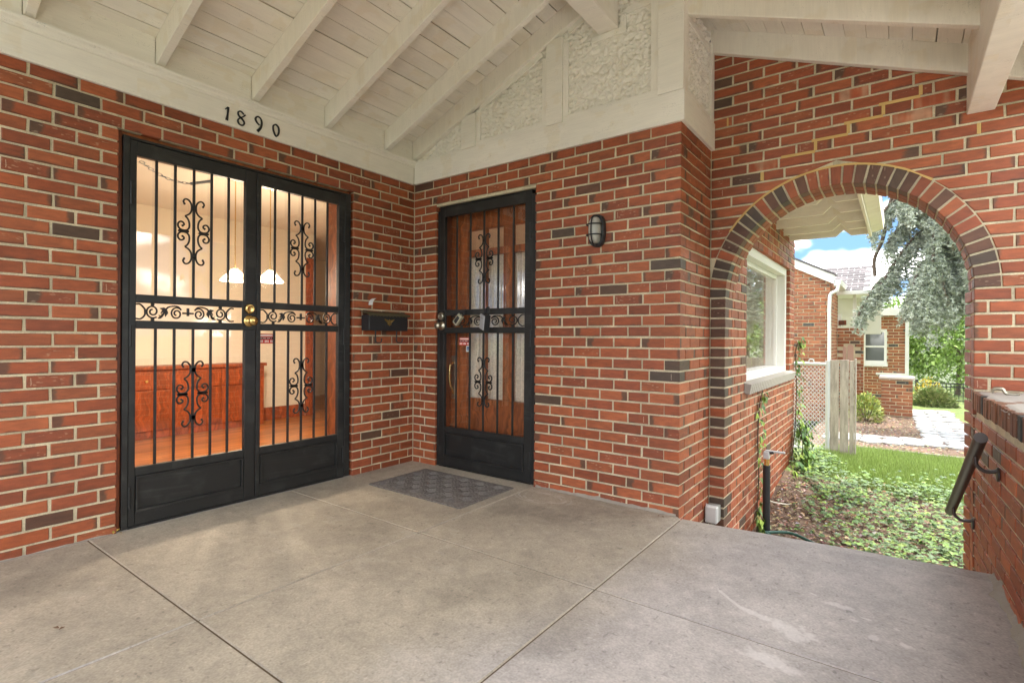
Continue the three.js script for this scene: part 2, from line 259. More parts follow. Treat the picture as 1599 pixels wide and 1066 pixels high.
function build(parent, lists, most = 300) {
  camera.updateProjectionMatrix(); VP.multiplyMatrices(camera.projectionMatrix, camera.matrixWorld.clone().invert());
  const all = lists.flat(), p = V(0, 0, 0);
  for (const b of all) { p.setFromMatrixPosition(b.m); const d = p.distanceTo(camera.position); const q = p.clone().applyMatrix4(VP); const inV = Math.abs(q.x) < 1.04 && Math.abs(q.y) < 1.06 && q.z < 1 && q.z > -1; b.k = inV ? b.sz / d : 0; }
  all.sort((a, b) => b.k - a.k); const rest = []; let n = 0;
  for (const b of all) { if (n < most && b.k > 0) { n++; const o = new THREE.Mesh(b.g, b.mat); o.name = 'brick'; o.castShadow = o.receiveShadow = true; const m = b.m.clone(); const t = new THREE.Matrix4().makeTranslation(-parent.position.x, -parent.position.y, -parent.position.z); m.premultiply(t); m.decompose(o.position, o.quaternion, o.scale); parent.add(o); } else { rest.push(b.g.clone().applyMatrix4(b.m)); rest.mat = b.mat === M.brickPale ? M.brick : b.mat; } }
  if (rest.length) { const o = wpart(parent, 'bricks_beyond', merge(rest), rest.mat || M.brick); o.userData.kind = 'stuff'; }
}
const HF = 2.337;                       // underside of the frieze
const NROW = 35;

// ---- wall with the double door (plane x = 0, along z)
{
  const t = thing('brick_wall', 'red brick wall around the wide double security doors', 'brick wall', [0, 0, 0]);
  const W = new Wall([0, 0, 0], [0, 0, -1], [1, 0, 0]);
  for (let k = 0; k < NROW; k++) {
    const y = rowY(k); if (y > HF + 0.02) break;
    if (k <= 31) { W.run(k, -4.4, -2.10, { phase: 0.03 }); W.run(k, -0.612, 0, { phase: 0.05 }); } else W.run(k, -4.4, 0, { phase: 0.03 });
  }
  build(t, [W.list]);
  wpart(t, 'mortar', merge([plainBox(-0.24, -0.004, -0.3, 2.345, -0.23, -0.004), plainBox(-0.24, -0.006, -0.3, 2.9, -0.004, 0.606), plainBox(-0.24, -0.006, -0.3, 2.9, 2.106, 4.4), plainBox(-0.24, -0.006, 2.149, 2.9, 0.606, 2.106)]), M.mortar);
}
// ---- wall with the single door (z = 0) and its return (x = 2.284)
const XC = 2.284, ZD = -0.611;
{
  const t = thing('brick_wall', 'red brick wall and outer corner around the narrow security door', 'brick wall', [1.14, 0, 0]);
  const W = new Wall([0, 0, 0], [1, 0, 0], [0, 0, 1]), C = new Wall([XC, 0, 0], [0, 0, -1], [1, 0, 0]);
  for (let k = 0; k < NROW; k++) {
    const y = rowY(k); if (y > HF + 0.02) break; const odd = k % 2, cut = odd ? XC - 0.098 : XC - 0.194;
    if (k <= 31) { W.run(k, 0.006, 0.263, { phase: odd ? 0.04 : 0.09 }); W.run(k, 1.246, cut, { phase: 0.03 }); } else W.run(k, 0.004, cut, { phase: 0.03 });
    W.add(odd ? [[XC - 0.092, y], [XC, y], [XC, y + BH], [XC - 0.092, y + BH]] : [[XC - 0.184, y], [XC, y], [XC, y + BH], [XC - 0.184, y + BH]], odd ? 0.184 : 0.094);
    C.run(k, odd ? 0.194 : 0.104, 0.607, { phase: odd ? 0.098 : 0.104 });
  }
  for (let k = -3; k < 0; k++) C.run(k, 0.0, 0.607);
  build(t, [W.list, C.list]);
  wpart(t, 'mortar', merge([plainBox(-0.004, 0.257, -0.5, 2.345, -0.24, -0.006), plainBox(1.252, XC - 0.006, -0.5, 2.345, -0.24, -0.006), plainBox(0.257, 1.252, 2.149, 2.345, -0.24, -0.006), plainBox(2.06, XC - 0.006, -0.6, 2.345, ZD, -0.24)]), M.mortar);
  wpart(t, 'lintel', bx(0.263, 1.246, 2.122, 2.146, -0.09, -0.004, 0.002), M.mortar);
}
// ---- arch wall (z = -0.611) with house side wall beyond
const AX = 3.017, AR = 0.632, AS = 1.3313, KY = 1.038, AO = 0.737, TH = 0.275;
const slopeR = x => 3.0 - 0.4 * (x - XC);
{
  const t = thing('arch_wall', 'red brick porch wall pierced by a round arch of darker bricks', 'arch wall', [3.2, 0, ZD]);
  const W = new Wall([0, 0, ZD], [1, 0, 0], [0, 0, 1]); W.pale = (x, y) => x > 3.05 && x < 3.62 && y > 2.1 + (3.62 - x) * 0.3 ? 0.42 : x < 2.45 && y > 2.4 ? 0.12 : 0.01; const ro = AO + 0.008, lists = [W];
  const ex = y => y <= AS ? ro : (y < AS + ro * KY ? Math.sqrt(ro * ro - ((y - AS) / KY) ** 2) : 0);
  for (let k = -8; k < 48; k++) {
    const y = rowY(k), yt = y + BH; if (y > 3.05) break; const sk = (u, yy) => yy > slopeR(u) + 0.14;
    const e0 = ex(y), e1 = ex(yt);
    if (yt < AS + 0.005) {
      const odd = k & 1;
      W.add([[XC + 0.003, y], [XC + 0.101, y], [XC + 0.101, yt], [XC + 0.003, yt]], odd ? 0.19 : 0.094, 'dark');
      const x0 = AX + AR; W.run(k + 100, x0, 4.4, { y0: y, phase: 0.06, depth: 0.13 });
    } else if (e0 > 0.03) {
      const a0 = AX - e0, a1 = AX - e1, b0 = AX + e0, b1 = AX + e1;
      if (a0 - XC > 0.03) W.run(k + 100, XC + 0.004, Math.max(a0, a1), { y0: y, phase: 0.02, g1: Math.max(a0, a1) - a0, g1t: Math.max(a0, a1) - a1, skip: sk });
      W.run(k + 100, Math.min(b0, b1), 4.4, { y0: y, phase: 0.06, g0: b0 - Math.min(b0, b1), g0t: b1 - Math.min(b0, b1), skip: sk });
    } else W.run(k + 100, XC + 0.004, 4.4, { y0: y, phase: 0.02, skip: sk });
  }
  // voussoirs: front ring and the soffit behind it
  const n = 35;
  for (let i = 0; i < n; i++) {
    const a0 = Math.PI * (i / n), a1 = Math.PI * ((i + 1) / n), g = 0.0058;
    const q = (r, a) => [AX + r * Math.cos(a), AS + KY * r * Math.sin(a)];
    const s0 = a0 + g / AR, s1 = a1 - g / AR, t0 = a0 + g / AO, t1 = a1 - g / AO;
    // corners ordered bl, br, tr, tl in a local frame turned with the voussoir
    const am = (a0 + a1) / 2, U = V(Math.sin(am), 0, 0), c = [q(AR, s1), q(AR, s0), q(AO, t0), q(AO, t1)];
    const add = (cc, z, D, kind) => { const S = new Wall([0, 0, z], [1, 0, 0], [0, 0, 1]); S.add(cc, D, kind, 0.6); lists.push(S); };
    add(c, ZD + 0.003, 0.094, 'dark'); add(c.map(([x, y]) => [x, y]), ZD - 0.101, 0.08, 'red'); add(c, ZD - 0.191, 0.084, 'red');
  }
  // right jamb behind the face, slightly splayed
  const J = new Wall([AX + AR, 0, ZD - 0.142], [0.12, 0, 1], [-1, 0, 0.12]); lists.push(J);
  for (let k = -8; k < 20; k++) if (rowY(k) + BH < AS + 0.005) { const y = rowY(k); J.add([[-0.133, y], [-0.003, y], [-0.003, y + BH], [-0.133, y + BH]], 0.1, 'red'); }
  build(t, lists.map(l => l.list), 300);
  const hole = []; for (let i = 0; i <= 40; i++) { const a = Math.PI * i / 40; hole.push([AX + (AR + 0.005) * Math.cos(a), AS + KY * (AR + 0.005) * Math.sin(a)]); }
  const outline = [[XC - 0.002, -0.7], [AX - AR - 0.005, -0.7], ...hole.slice().reverse(), [AX + AR + 0.005, -0.7], [4.4, -0.7], [4.4, 2.3], [XC - 0.002, 3.12]];
  const mg = extrude(outline, TH - 0.012); mg.translate(0, 0, ZD - TH + 0.006); wpart(t, 'mortar', uvm(mg), M.mortar);
  // patched ochre joints stepping up from the arch crown
  const seg = []; const pj = (x0, x1, y0, y1) => seg.push(bx(x0, x1, y0, y1, ZD - 0.01, ZD + 0.0015, 0.001));
  let px = AX - 0.30; for (let k = 33; k < 37; k++) { const y = rowY(k) - MJ; pj(px, px + 0.19, y - 0.002, y + MJ * 1.2); pj(px + 0.183, px + 0.2, y + MJ, y + CO); px += 0.17; }
  pj(AX - 0.42, AX - 0.40, rowY(31), rowY(31) + BH); pj(3.655, 3.672, rowY(32), rowY(32) + BH); pj(2.385, 2.397, rowY(37), rowY(37) + BH);
  for (let i = 9; i < 25; i++) { const a = Math.PI * (i / 31), b = Math.PI * ((i + 1) / 31), r0 = AO - 0.002, r1 = AO + 0.012; const g = extrude([[AX + r0 * Math.cos(a), AS + KY * r0 * Math.sin(a)], [AX + r1 * Math.cos(a), AS + KY * r1 * Math.sin(a)], [AX + r1 * Math.cos(b), AS + KY * r1 * Math.sin(b)], [AX + r0 * Math.cos(b), AS + KY * r0 * Math.sin(b)]], 0.008); g.translate(0, 0, ZD - 0.0075); seg.push(g); }
  const oc = wpart(t, 'mortar_patch', uvm(merge(seg)), M.ochre); oc.userData.label = 'ochre repair mortar above the arch';
}
// ---- house side wall beyond the arch (x = 2.385)
const XE = AX - AR;
{
  const t = thing('brick_wall', 'sunlit red brick side wall of the house beyond the arch', 'brick wall', [XE, -0.5, -2]);
  const W = new Wall([XE, 0, 0], [0, 0, -1], [1, 0, 0]); W.pale = (u, y) => y > 1.82 && u > 1.8 ? 0.6 : y < -0.1 ? 0.15 : 0.03;
  for (let k = -8; k < 34; k++) {
    const y = rowY(k), u0 = -ZD + ((k & 1) ? 0.194 : 0.1) - (y > AS - 0.06 ? 0.0 : 0.0); const win = y > 0.72 && y < 1.80; const s0 = y + BH > AS + 0.005 ? -ZD + TH + 0.002 : u0;
    if (win) { W.run(k + 100, s0, 1.225, { y0: y }); W.run(k + 100, 3.19, 3.50, { y0: y }); } else W.run(k + 100, s0, 3.50, { y0: y });
  }
  const Ew = new Wall([0, 0, -3.5], [-1, 0, 0], [0, 0, -1]);
  build(t, [W.list], 300);
  wpart(t, 'mortar', merge([plainBox(XE - 0.22, XE - 0.006, -0.8, 0.645, -3.494, ZD - 0.1), plainBox(XE - 0.22, XE - 0.006, 0.645, 1.815, -1.22, ZD - 0.1), plainBox(XE - 0.22, XE - 0.006, 0.645, 1.815, -3.494, -3.196), plainBox(XE - 0.22, XE - 0.006, 1.815, 2.4, -3.494, ZD - 0.1)]), M.mortar);
  // rowlock sill
  const S = []; for (let z = -1.2; z > -3.26; z -= 0.068) S.push(z);
  for (const z of S) { const g = bx(-0.16, 0.045, -0.045, 0.035, -0.029, 0.029, 0.004); const o = part(t, 'sill_brick', g, M.cap, [0, 0.685 + 0.5, z + 2], [0, 0, -0.18]); }
}
{
  const t = thing('window', 'white framed house window beyond the arch mirroring green trees', 'window', [XE - 0.09, 0.72, -2.2]);
  const f = (n, ...a) => wpart(t, n, bx(...a), M.trim), x0 = XE - 0.14, x1 = XE - 0.035;
  f('frame', x0, x1, 0.715, 1.815, -1.285, -1.222); f('frame', x0, x1, 0.715, 1.815, -3.192, -3.105); f('frame', x0, x1, 1.735, 1.814, -3.105, -1.285); f('frame', x0, x1 + 0.01, 0.715, 0.775, -3.105, -1.285);
  f('stop', x0, x0 + 0.03, 0.775, 1.735, -1.315, -1.285); f('stop', x0, x0 + 0.03, 0.775, 1.735, -3.105, -3.065); f('stop', x0, x0 + 0.03, 1.695, 1.735, -3.065, -1.315);
  wpart(t, 'pane', plainBox(x0 + 0.008, x0 + 0.012, 0.775, 1.735, -3.1, -1.29), M.glass);
  wpart(t, 'pane', plainBox(x0 - 0.012, x0 - 0.008, 0.775, 1.735, -3.1, -1.29), M.glass);
}
// ---- parapet on the right
const FX = z => 3.655 + (z + 0.61) * 0.035;
{
  const t = thing('parapet_wall', 'low red brick porch parapet with a rowlock brick cap', 'parapet', [3.7, 0, 1]);
  const W = new Wall([FX(0), 0, 0], [0.035, 0, 1], [-1, 0, 0.035]);
  for (let k = -7; k < 11; k++) { const y = rowY(k); if (y + BH < 0.695) W.run(k + 100, -0.605, 4.3, { y0: y, phase: 0.07 }); }
  build(t, [W.list], 300);
  const mg = plainBox(0.006, 0.3, -0.7, 0.69, -0.605, 4.3); mg.rotateY(Math.atan(0.035)); mg.translate(FX(0), 0, 0); wpart(t, 'mortar', mg, M.mortar);
  const proto = []; for (let i = 0; i < 6; i++) proto.push(null);
  for (let z = -0.575; z < 4.2; z += 0.0665) {
    const cell = pickCell(R() < 0.35 ? 'dark' : 'red'); const g = brickGeo([[-0.0285, -0.045], [0.0285, -0.045], [0.0285, 0.045], [-0.0285, 0.045]], 0.2, cell, 'cap' + cell);
    const o = part(t, 'cap_brick', g, R() < 0.5 ? M.capBrick : M.capBrickB, [FX(z) - 0.014 + (R() - .5) * 0.006 - 3.7, 0.737 + (R() - .5) * .006, z - 1], [0, -Math.PI / 2 + (R() - .5) * 0.02, 0]);
  }
  const cg = plainBox(-0.004, 0.31, 0.69, 0.778, -0.605, 4.3); cg.rotateY(Math.atan(0.035)); cg.translate(FX(0), 0, 0); wpart(t, 'cap_mortar', cg, M.cap);
  // weathered wash over the cap
  const top = new THREE.PlaneGeometry(0.33, 4.9, 20, 220); top.rotateX(-Math.PI / 2); const p = top.attributes.position; for (let i = 0; i < p.count; i++) { const x = p.getX(i), z = p.getZ(i), e = Math.abs(x) / 0.165; p.setY(i, 0.787 + 0.014 * (fbm(x * 14 + 3, z * 14, 0, 3) - 0.5) - 0.02 * sstep(0.86, 1, e)); p.setX(i, x + (e > 0.95 ? (vn(z * 26, 1) - 0.5) * 0.016 : 0)); } top.computeVertexNormals(); top.rotateY(Math.atan(0.035)); top.translate(FX(1.85) + 0.155, 0, 1.85); wpart(t, 'cap_wash', uvm(top), M.cap);
}
// ------------------------------------------------------------------ porch floor
{
  const t = struct('porch_floor'); const g = 0.007;
  const xs = [0.0, 1.255, 2.31, 4.0], zs = [-0.02, 1.112, 2.22, 3.35, 4.4];
  const edge = x => 0.035 - 0.098 * (x - 2.276);
  for (let i = 0; i < 3; i++) for (let j = 0; j < 4; j++) {
    let x0 = xs[i] + (i ? g : 0), x1 = xs[i + 1] - (i < 2 ? g : 0), z0 = zs[j] + (j ? g : 0), z1 = zs[j + 1] - g;
    let pts = [[x0, z0], [x1, z0], [x1, z1], [x0, z1]];
    if (i < 2 && j === 0) pts = [[x0, -0.24], [x1, -0.24], [x1, z1], [x0, z1]];
    if (i === 0) pts[0][0] = pts[3][0] = -0.24;
    if (i === 1 && j === 0) pts = [[x0, -0.24], [XC - 0.02, -0.24], [XC - 0.02, 0.0], [x1, 0.033], [x1, z1], [x0, z1]];
    if (i === 2 && j === 0) { pts = []; for (let q = 0; q <= 8; q++) { const x = x0 + (x1 - x0) * q / 8; pts.push([x, edge(x) + (vn(x * 9, 4) - .5) * 0.012]); } pts.push([x1, z1], [x0, z1]); }
    const eg = extrude(pts.map(p => [p[0], -p[1]]), 0.5, 0.004); eg.rotateX(-Math.PI / 2); eg.translate(0, -0.504, 0);
    const u = uvm(eg, 1 / 4.2); wpart(t, 'concrete_panel', u, M.slab);
  }
  wpart(t, 'joint_filler', merge([plainBox(0, 3.9, -0.4, -0.004, 1.1, 1.124), plainBox(0, 3.9, -0.4, -0.004, 2.208, 2.232), plainBox(1.243, 1.267, -0.4, -0.0045, 0.0, 4.3), plainBox(2.298, 2.322, -0.4, -0.0045, 0.05, 4.3)]), M.joint);
}
{
  const fil = (n, pts) => { const c = pts, P = []; for (let i = 0; i + 1 < c.length; i++) { const [a, b] = [c[i], c[i + 1]]; P.push(...a[0], ...a[1], ...b[1], ...a[0], ...b[1], ...b[0]); } const g = new THREE.BufferGeometry(); g.setAttribute('position', new THREE.Float32BufferAttribute(P, 3)); g.computeVertexNormals(); const o = part(scene, 'mortar_fillet', uvm(g), std({ color: lin(0.33, 0.30, 0.25), bumpMap: grainBump, bumpScale: 0.008, roughness: 1, side: THREE.DoubleSide })); tag(o, n, 'mortar fillet'); };
  const line = (f, n) => { const p = []; for (let i = 0; i <= n; i++) p.push(f(i / n)); return p; };
  fil('crumbly mortar fillet along the brick wall right of the narrow door', line(s => { const x = 1.27 + s * 1.0, h = 0.004 + 0.022 * fbm(x * 16, 3, 0, 3), d = 0.006 + 0.03 * fbm(x * 13, 9, 0, 3); return [[x, h, -0.002], [x, 0.0012, d]]; }, 120));
  fil('crumbly mortar fillet along the foot of the parapet', line(s => { const z = -0.06 + s * 1.6, h = 0.006 + 0.05 * fbm(z * 14, 5, 0, 3), d = 0.01 + 0.045 * fbm(z * 12, 1, 0, 3), w = FX(z); return [[w + 0.003, h, z], [w - d, 0.0012, z]]; }, 160));
  fil('thin dirt fillet along the brick wall left of the double doors', line(s => { const z = 2.12 + s * 0.8, h = 0.002 + 0.010 * fbm(z * 16, 7, 0, 3), d = 0.004 + 0.016 * fbm(z * 13, 2, 0, 3); return [[-0.002, h, z], [d, 0.0012, z]]; }, 90));
}
{
  const t = thing('porch_steps', 'concrete steps leading down from the slab through the arch', 'steps', [3.02, -0.5, -0.6]); const x0 = XE + 0.008, x1 = AX + AR - 0.04;
  for (const [z0, z1, y] of [[-0.42, -0.09, -0.17], [-0.76, -0.421, -0.34], [-1.2, -0.761, -0.475]]) { const zz = Math.max(z1, -9); wpart(t, 'step', bx(x0, x1, -0.62, y, z0, zz, 0.008), M.concrete); }
}
// ------------------------------------------------------------------ porch roof
const yL = x => 2.53 + 0.41 * x, yR = x => 3.914 - 0.4 * x;
{
  const t = thing('porch_roof', 'white painted gabled porch roof of open rafters and boards', 'porch roof', [1.8, 2.5, 1.8]);
  const raf = (x0, x1, f, z, w = 0.043, clip) => { const g = extrude([[x0, f(x0)], [x1, f(x1)], [x1, f(x1) + 0.15], [x0, f(x0) + 0.15]].map(p => p), w - 0.006, 0.003); g.translate(0, 0, z - w / 2 + 0.003); wpart(t, 'rafter', uvm(g, 1, R() * 4, R() * 4, true), anyPaint()); };
  for (const z of [0.0225, 0.322, 0.862, 1.388, 1.92, 2.465, 3.0, 3.54, 4.08]) raf(0.02, 1.75, yL, z, z < 0.1 ? 0.04 : 0.043);
  for (const z of [-0.585, -0.066, 0.47, 1.005, 1.54, 2.075, 2.61, 3.145, 3.68, 4.2]) raf(z < 0 ? 2.29 : 1.82, 3.93, yR, z, 0.045);
  // deck boards along z
  const cs = Math.cos(Math.atan(0.41)), cs2 = Math.cos(Math.atan(0.4)), bw = 0.113;
  for (let s = -0.02; s < 1.9; s += bw) { const gap = R() < 0.35 ? 0.006 : 0.0028; const g = bx(0, bw - gap, 0, 0.02, -0.06, 4.4, 0.0015); g.rotateZ(Math.atan(0.41)); const x = s * cs; g.translate(x, yL(x) + 0.151 + (R() - .5) * 0.003, 0); wpart(t, 'deck_board', uvm(g, 1, R() * 4, R() * 4, true), anyPaint()); }
  for (let s = 0; s < 2.42; s += bw) { const gap = R() < 0.35 ? 0.006 : 0.0028; const g = bx(0, bw - gap, 0, 0.02, -0.70, 4.4, 0.0015); g.rotateZ(-Math.atan(0.4)); const x = 1.70 + s * cs2; g.translate(x, yR(x) + 0.151 + (R() - .5) * 0.003, 0); wpart(t, 'deck_board', uvm(g, 1, R() * 4, R() * 4, true), anyPaint()); }
  wpart(t, 'ridge_beam', bx(1.742, 1.876, 3.03, 3.36, 0.0, 4.4, 0.004), M.paint);
  wpart(t, 'header_beam', bx(3.613, 3.728, 2.262, 2.62, -0.66, 4.4, 0.006), M.paint);
  const sl = (x0, y0, x1, y1) => { const g = extrude([[x0, y0], [x1, y1], [x1, y1 + 0.06], [x0, y0 + 0.06]], 5.3); g.translate(0, 0, -0.86); return g; };
  wpart(t, 'roofing', uvm(merge([sl(-0.3, yL(-0.3) + 0.19, 1.71, yL(1.71) + 0.19), sl(1.71, yR(1.71) + 0.19, 4.0, yR(4.0) + 0.19)])), M.shingle);
  wpart(t, 'fascia', bx(3.935, 3.965, yR(3.95) + 0.0, yR(3.95) + 0.17, -0.7, 4.4), M.paint);
}
// frieze and moulding over the double doors
{
  const t = thing('frieze_board', 'white frieze board with moulding above the double doors', 'frieze', [0.01, 2.34, 1.8]);
  wpart(t, 'board', bx(0.0, 0.022, 2.338, 2.478, 0.026, 4.4, 0.002), M.paint);
  const prof = [[0, 2.478], [0.026, 2.478], [0.03, 2.484], [0.028, 2.494], [0.036, 2.504], [0.05, 2.512], [0.054, 2.52], [0.054, 2.53], [0, 2.53]]; const g = extrude(prof.map(p => p), 4.37); g.translate(0, 0, 0.026); wpart(t, 'moulding', uvm(g), M.paint);
  const rz = [0.322, 0.862, 1.388, 1.92, 2.465, 3.0, 3.54, 4.08]; let a = 0.046; for (const z of rz) { wpart(t, 'blocking', bx(0.0, 0.024, 2.531, 2.70, a, z - 0.024, 0.002), M.paint); a = z + 0.024; }
}
// gable over the narrow door
{
  const t = thing('gable', 'white gable above the narrow door with rough stucco panels', 'gable', [1.14, 2.34, 0]);
  const board = (n, ...a) => wpart(t, n, bx(...a), M.paint);
  board('frieze_board', 0.025, 2.31, 2.338, 2.52, 0.0, 0.026); board('frieze_board', XC, 2.31, 2.338, 2.52, ZD + 0.004, -0.001);
  board('batten', 0.556, 0.70, 2.521, yL(0.6), 0.0, 0.03); board('batten', 1.345, 1.475, 2.521, yL(1.4), 0.0, 0.03); board('corner_board', 2.148, 2.304, 2.521, 3.2, 0.0, 0.03); board('corner_board', XC, 2.304, 2.521, 3.2, -0.066, -0.001);
  board('edge_board', XC, 2.304, 2.521, 3.05, ZD + 0.004, -0.54);
  const strip = (x0, y0, x1, y1, w) => { const L = Math.hypot(x1 - x0, y1 - y0), g = bx(0, L, 0, w, 0.0, 0.016, 0.003); g.rotateZ(Math.atan2(y1 - y0, x1 - x0)); g.translate(x0, y0, 0); wpart(t, 'panel_moulding', g, M.paint); };
  strip(0.70, 2.521, 1.345, 2.521, 0.042); strip(1.475, 2.521, 2.148, 2.521, 0.042);
  strip(0.742, 2.563, 0.742, 2.80, 0.04); strip(1.345, 2.563, 1.345, 3.0, 0.04); strip(1.517, 2.563, 1.517, 3.06, 0.042); strip(2.148, 2.563, 2.148, 3.2, 0.05);
  strip(0.742, yL(0.742) - 0.045, 1.31, yL(1.31) - 0.045, 0.043); strip(1.52, yL(1.52) - 0.045, 1.70, yL(1.70) - 0.045, 0.043);
  strip(1.69, 2.985, 1.935, 2.985, 0.04); strip(1.935, 3.025, 1.935, 3.10, 0.04); strip(1.935, 3.10, 2.10, 3.10, 0.04);
  const sideStrip = (z0, y0, z1, y1, w) => { const L = Math.hypot(z1 - z0, y1 - y0), g = bx(0, L, 0, w, 0, 0.014, 0.003); g.rotateZ(Math.atan2(y1 - y0, -(z1 - z0))); g.rotateY(Math.PI / 2); g.translate(XC, y0, z0); wpart(t, 'panel_moulding', g, M.paint); };
  sideStrip(-0.068, 2.525, -0.53, 2.525, 0.03); sideStrip(-0.068, 2.97, -0.53, 2.97, 0.04);
  // stucco: dashed coat, real relief
  const stucco = (w, h, nx, ny, place, seed) => { const g = new THREE.PlaneGeometry(w, h, nx, ny), p = g.attributes.position; for (let i = 0; i < p.count; i++) { const x = p.getX(i) + seed, y = p.getY(i); const wx = x + 0.02 * (fbm(x * 14, y * 14, 0, 2) - .5), wy = y + 0.02 * (fbm(x * 14 + 40, y * 14, 0, 2) - .5); const r = 1 - Math.abs(2 * fbm(wx * 30, wy * 44, 0, 2) - 1), b = fbm(wx * 70 + 9, wy * 90, 0, 2); p.setZ(i, 0.022 * (sstep(0.35, 0.98, r) - 0.7) + 0.012 * (b - 0.5)); } place(g); g.computeVertexNormals(); return g; };
  wpart(t, 'stucco', uvm(stucco(2.26, 0.86, 380, 150, g => g.translate(1.13, 2.93, 0.002), 0)), M.stucco);
  wpart(t, 'stucco', uvm(stucco(0.52, 0.6, 90, 104, g => { g.rotateY(Math.PI / 2); g.translate(XC + 0.001, 2.81, -0.31); }, 7)), M.stucco);
  wpart(t, 'backing', merge([plainBox(0.0, XC - 0.03, 2.34, 3.6, -0.14, -0.03), plainBox(2.16, XC - 0.03, 2.6, 3.6, ZD + 0.002, -0.141)]), M.stucco);
}
// house numerals
{
  const d = 0.006, num = (y, z, name, label, geos) => { const g = merge(geos); g.rotateY(Math.PI / 2); const o = part(scene, 'house_numeral', g, M.black, [0.0225, y, z]); tag(o, label, 'numeral', 'house number digits'); };
  num(2.404, 1.558, '1', 'straight black house numeral 1, first on the white frieze', [stroke([[-0.012, 0.024], [0.006, 0.041]], [0.006, 0.010], d), stroke([[0.006, 0.042], [0.003, 0], [-0.003, -0.040]], [0.012, 0.009, 0.016], d)]);
  num(2.404, 1.474, '8', 'black house numeral 8 with open top, second on the white frieze', [stroke([[0.016, 0.030], [-0.002, 0.043], [-0.018, 0.034], [-0.016, 0.014], [0.006, -0.002], [0.020, -0.022], [0.008, -0.041], [-0.012, -0.038], [-0.021, -0.020], [-0.008, 0.0], [0.012, 0.014], [0.026, 0.030]], [0.009, 0.008, 0.009, 0.010, 0.010, 0.010, 0.008, 0.010, 0.008, 0.007, 0.010], d)]);
  num(2.404, 1.366, '9', 'black house numeral 9 with curved tail, third on the white frieze', [stroke([[0.008, -0.004], [-0.010, 0.010], [-0.018, 0.030], [-0.004, 0.047], [0.014, 0.042], [0.023, 0.018], [0.016, -0.018], [-0.004, -0.046]], [0.006, 0.010, 0.012, 0.008, 0.008, 0.011, 0.013, 0.017], d)]);
  num(2.402, 1.248, '0', 'narrow oval black house numeral 0, last on the white frieze', [stroke([[0.0, 0.040], [-0.017, 0.026], [-0.018, 0.0], [-0.006, -0.030], [0.002, -0.040]], [0.008, 0.010, 0.010, 0.010, 0.008], d), stroke([[0.0, 0.040], [0.017, 0.026], [0.021, 0.0], [0.014, -0.026], [0.002, -0.040]], [0.008, 0.011, 0.011, 0.010, 0.008], d)]);
}

// ------------------------------------------------------------------ security doors (local: x across, y up, z out)
function spiral(cx, cy, r, turns, a0, dir) { const p = []; const n = Math.ceil(turns * 12); for (let i = 0; i <= n; i++) { const t = i / n, a = a0 + dir * t * turns * 2 * Math.PI, q = r * (1 - 0.72 * t); p.push([cx + q * Math.cos(a), cy + q * Math.sin(a), 0]); } return p; }
function scrollPanel() {
  const out = [], r = 0.0052;
  for (const sx of [-1, 1]) for (const sy of [-1, 1]) {
    const m = a => a.map(([x, y]) => [x * sx, y * sy, 0]);
    out.push(tube(m([[0.050, 0.160], [0.057, 0.172], [0.047, 0.188], [0.030, 0.186], [0.016, 0.168], [0.012, 0.142], [0.016, 0.118], [0.028, 0.102], [0.046, 0.090]]), r, 30, 6));
    out.push(tube(m([[0.047, 0.090], [0.032, 0.074], [0.024, 0.048], [0.026, 0.022], [0.038, 0.008], [0.054, 0.005], [0.072, 0.009], [0.084, 0.024], [0.083, 0.042], [0.070, 0.054], [0.056, 0.049], [0.052, 0.037], [0.060, 0.031]]), r, 44, 6));
    const b = new THREE.SphereGeometry(0.0068, 8, 6); b.translate(0.060 * sx, 0.031 * sy, 0); out.push(b); const b2 = b.clone(); b2.translate((0.051 - 0.060) * sx, (0.160 - 0.031) * sy, 0); out.push(b2);
    out.push(bx(-0.012, 0.012, sy * 0.140 - 0.014, sy * 0.140 + 0.014, -0.010, 0.011, 0.004));
    out.push(bx(sx * 0.055 - 0.028, sx * 0.055 + 0.028, -0.006, 0.006, -0.008, 0.009, 0.003));
  }
  return merge(out);
}
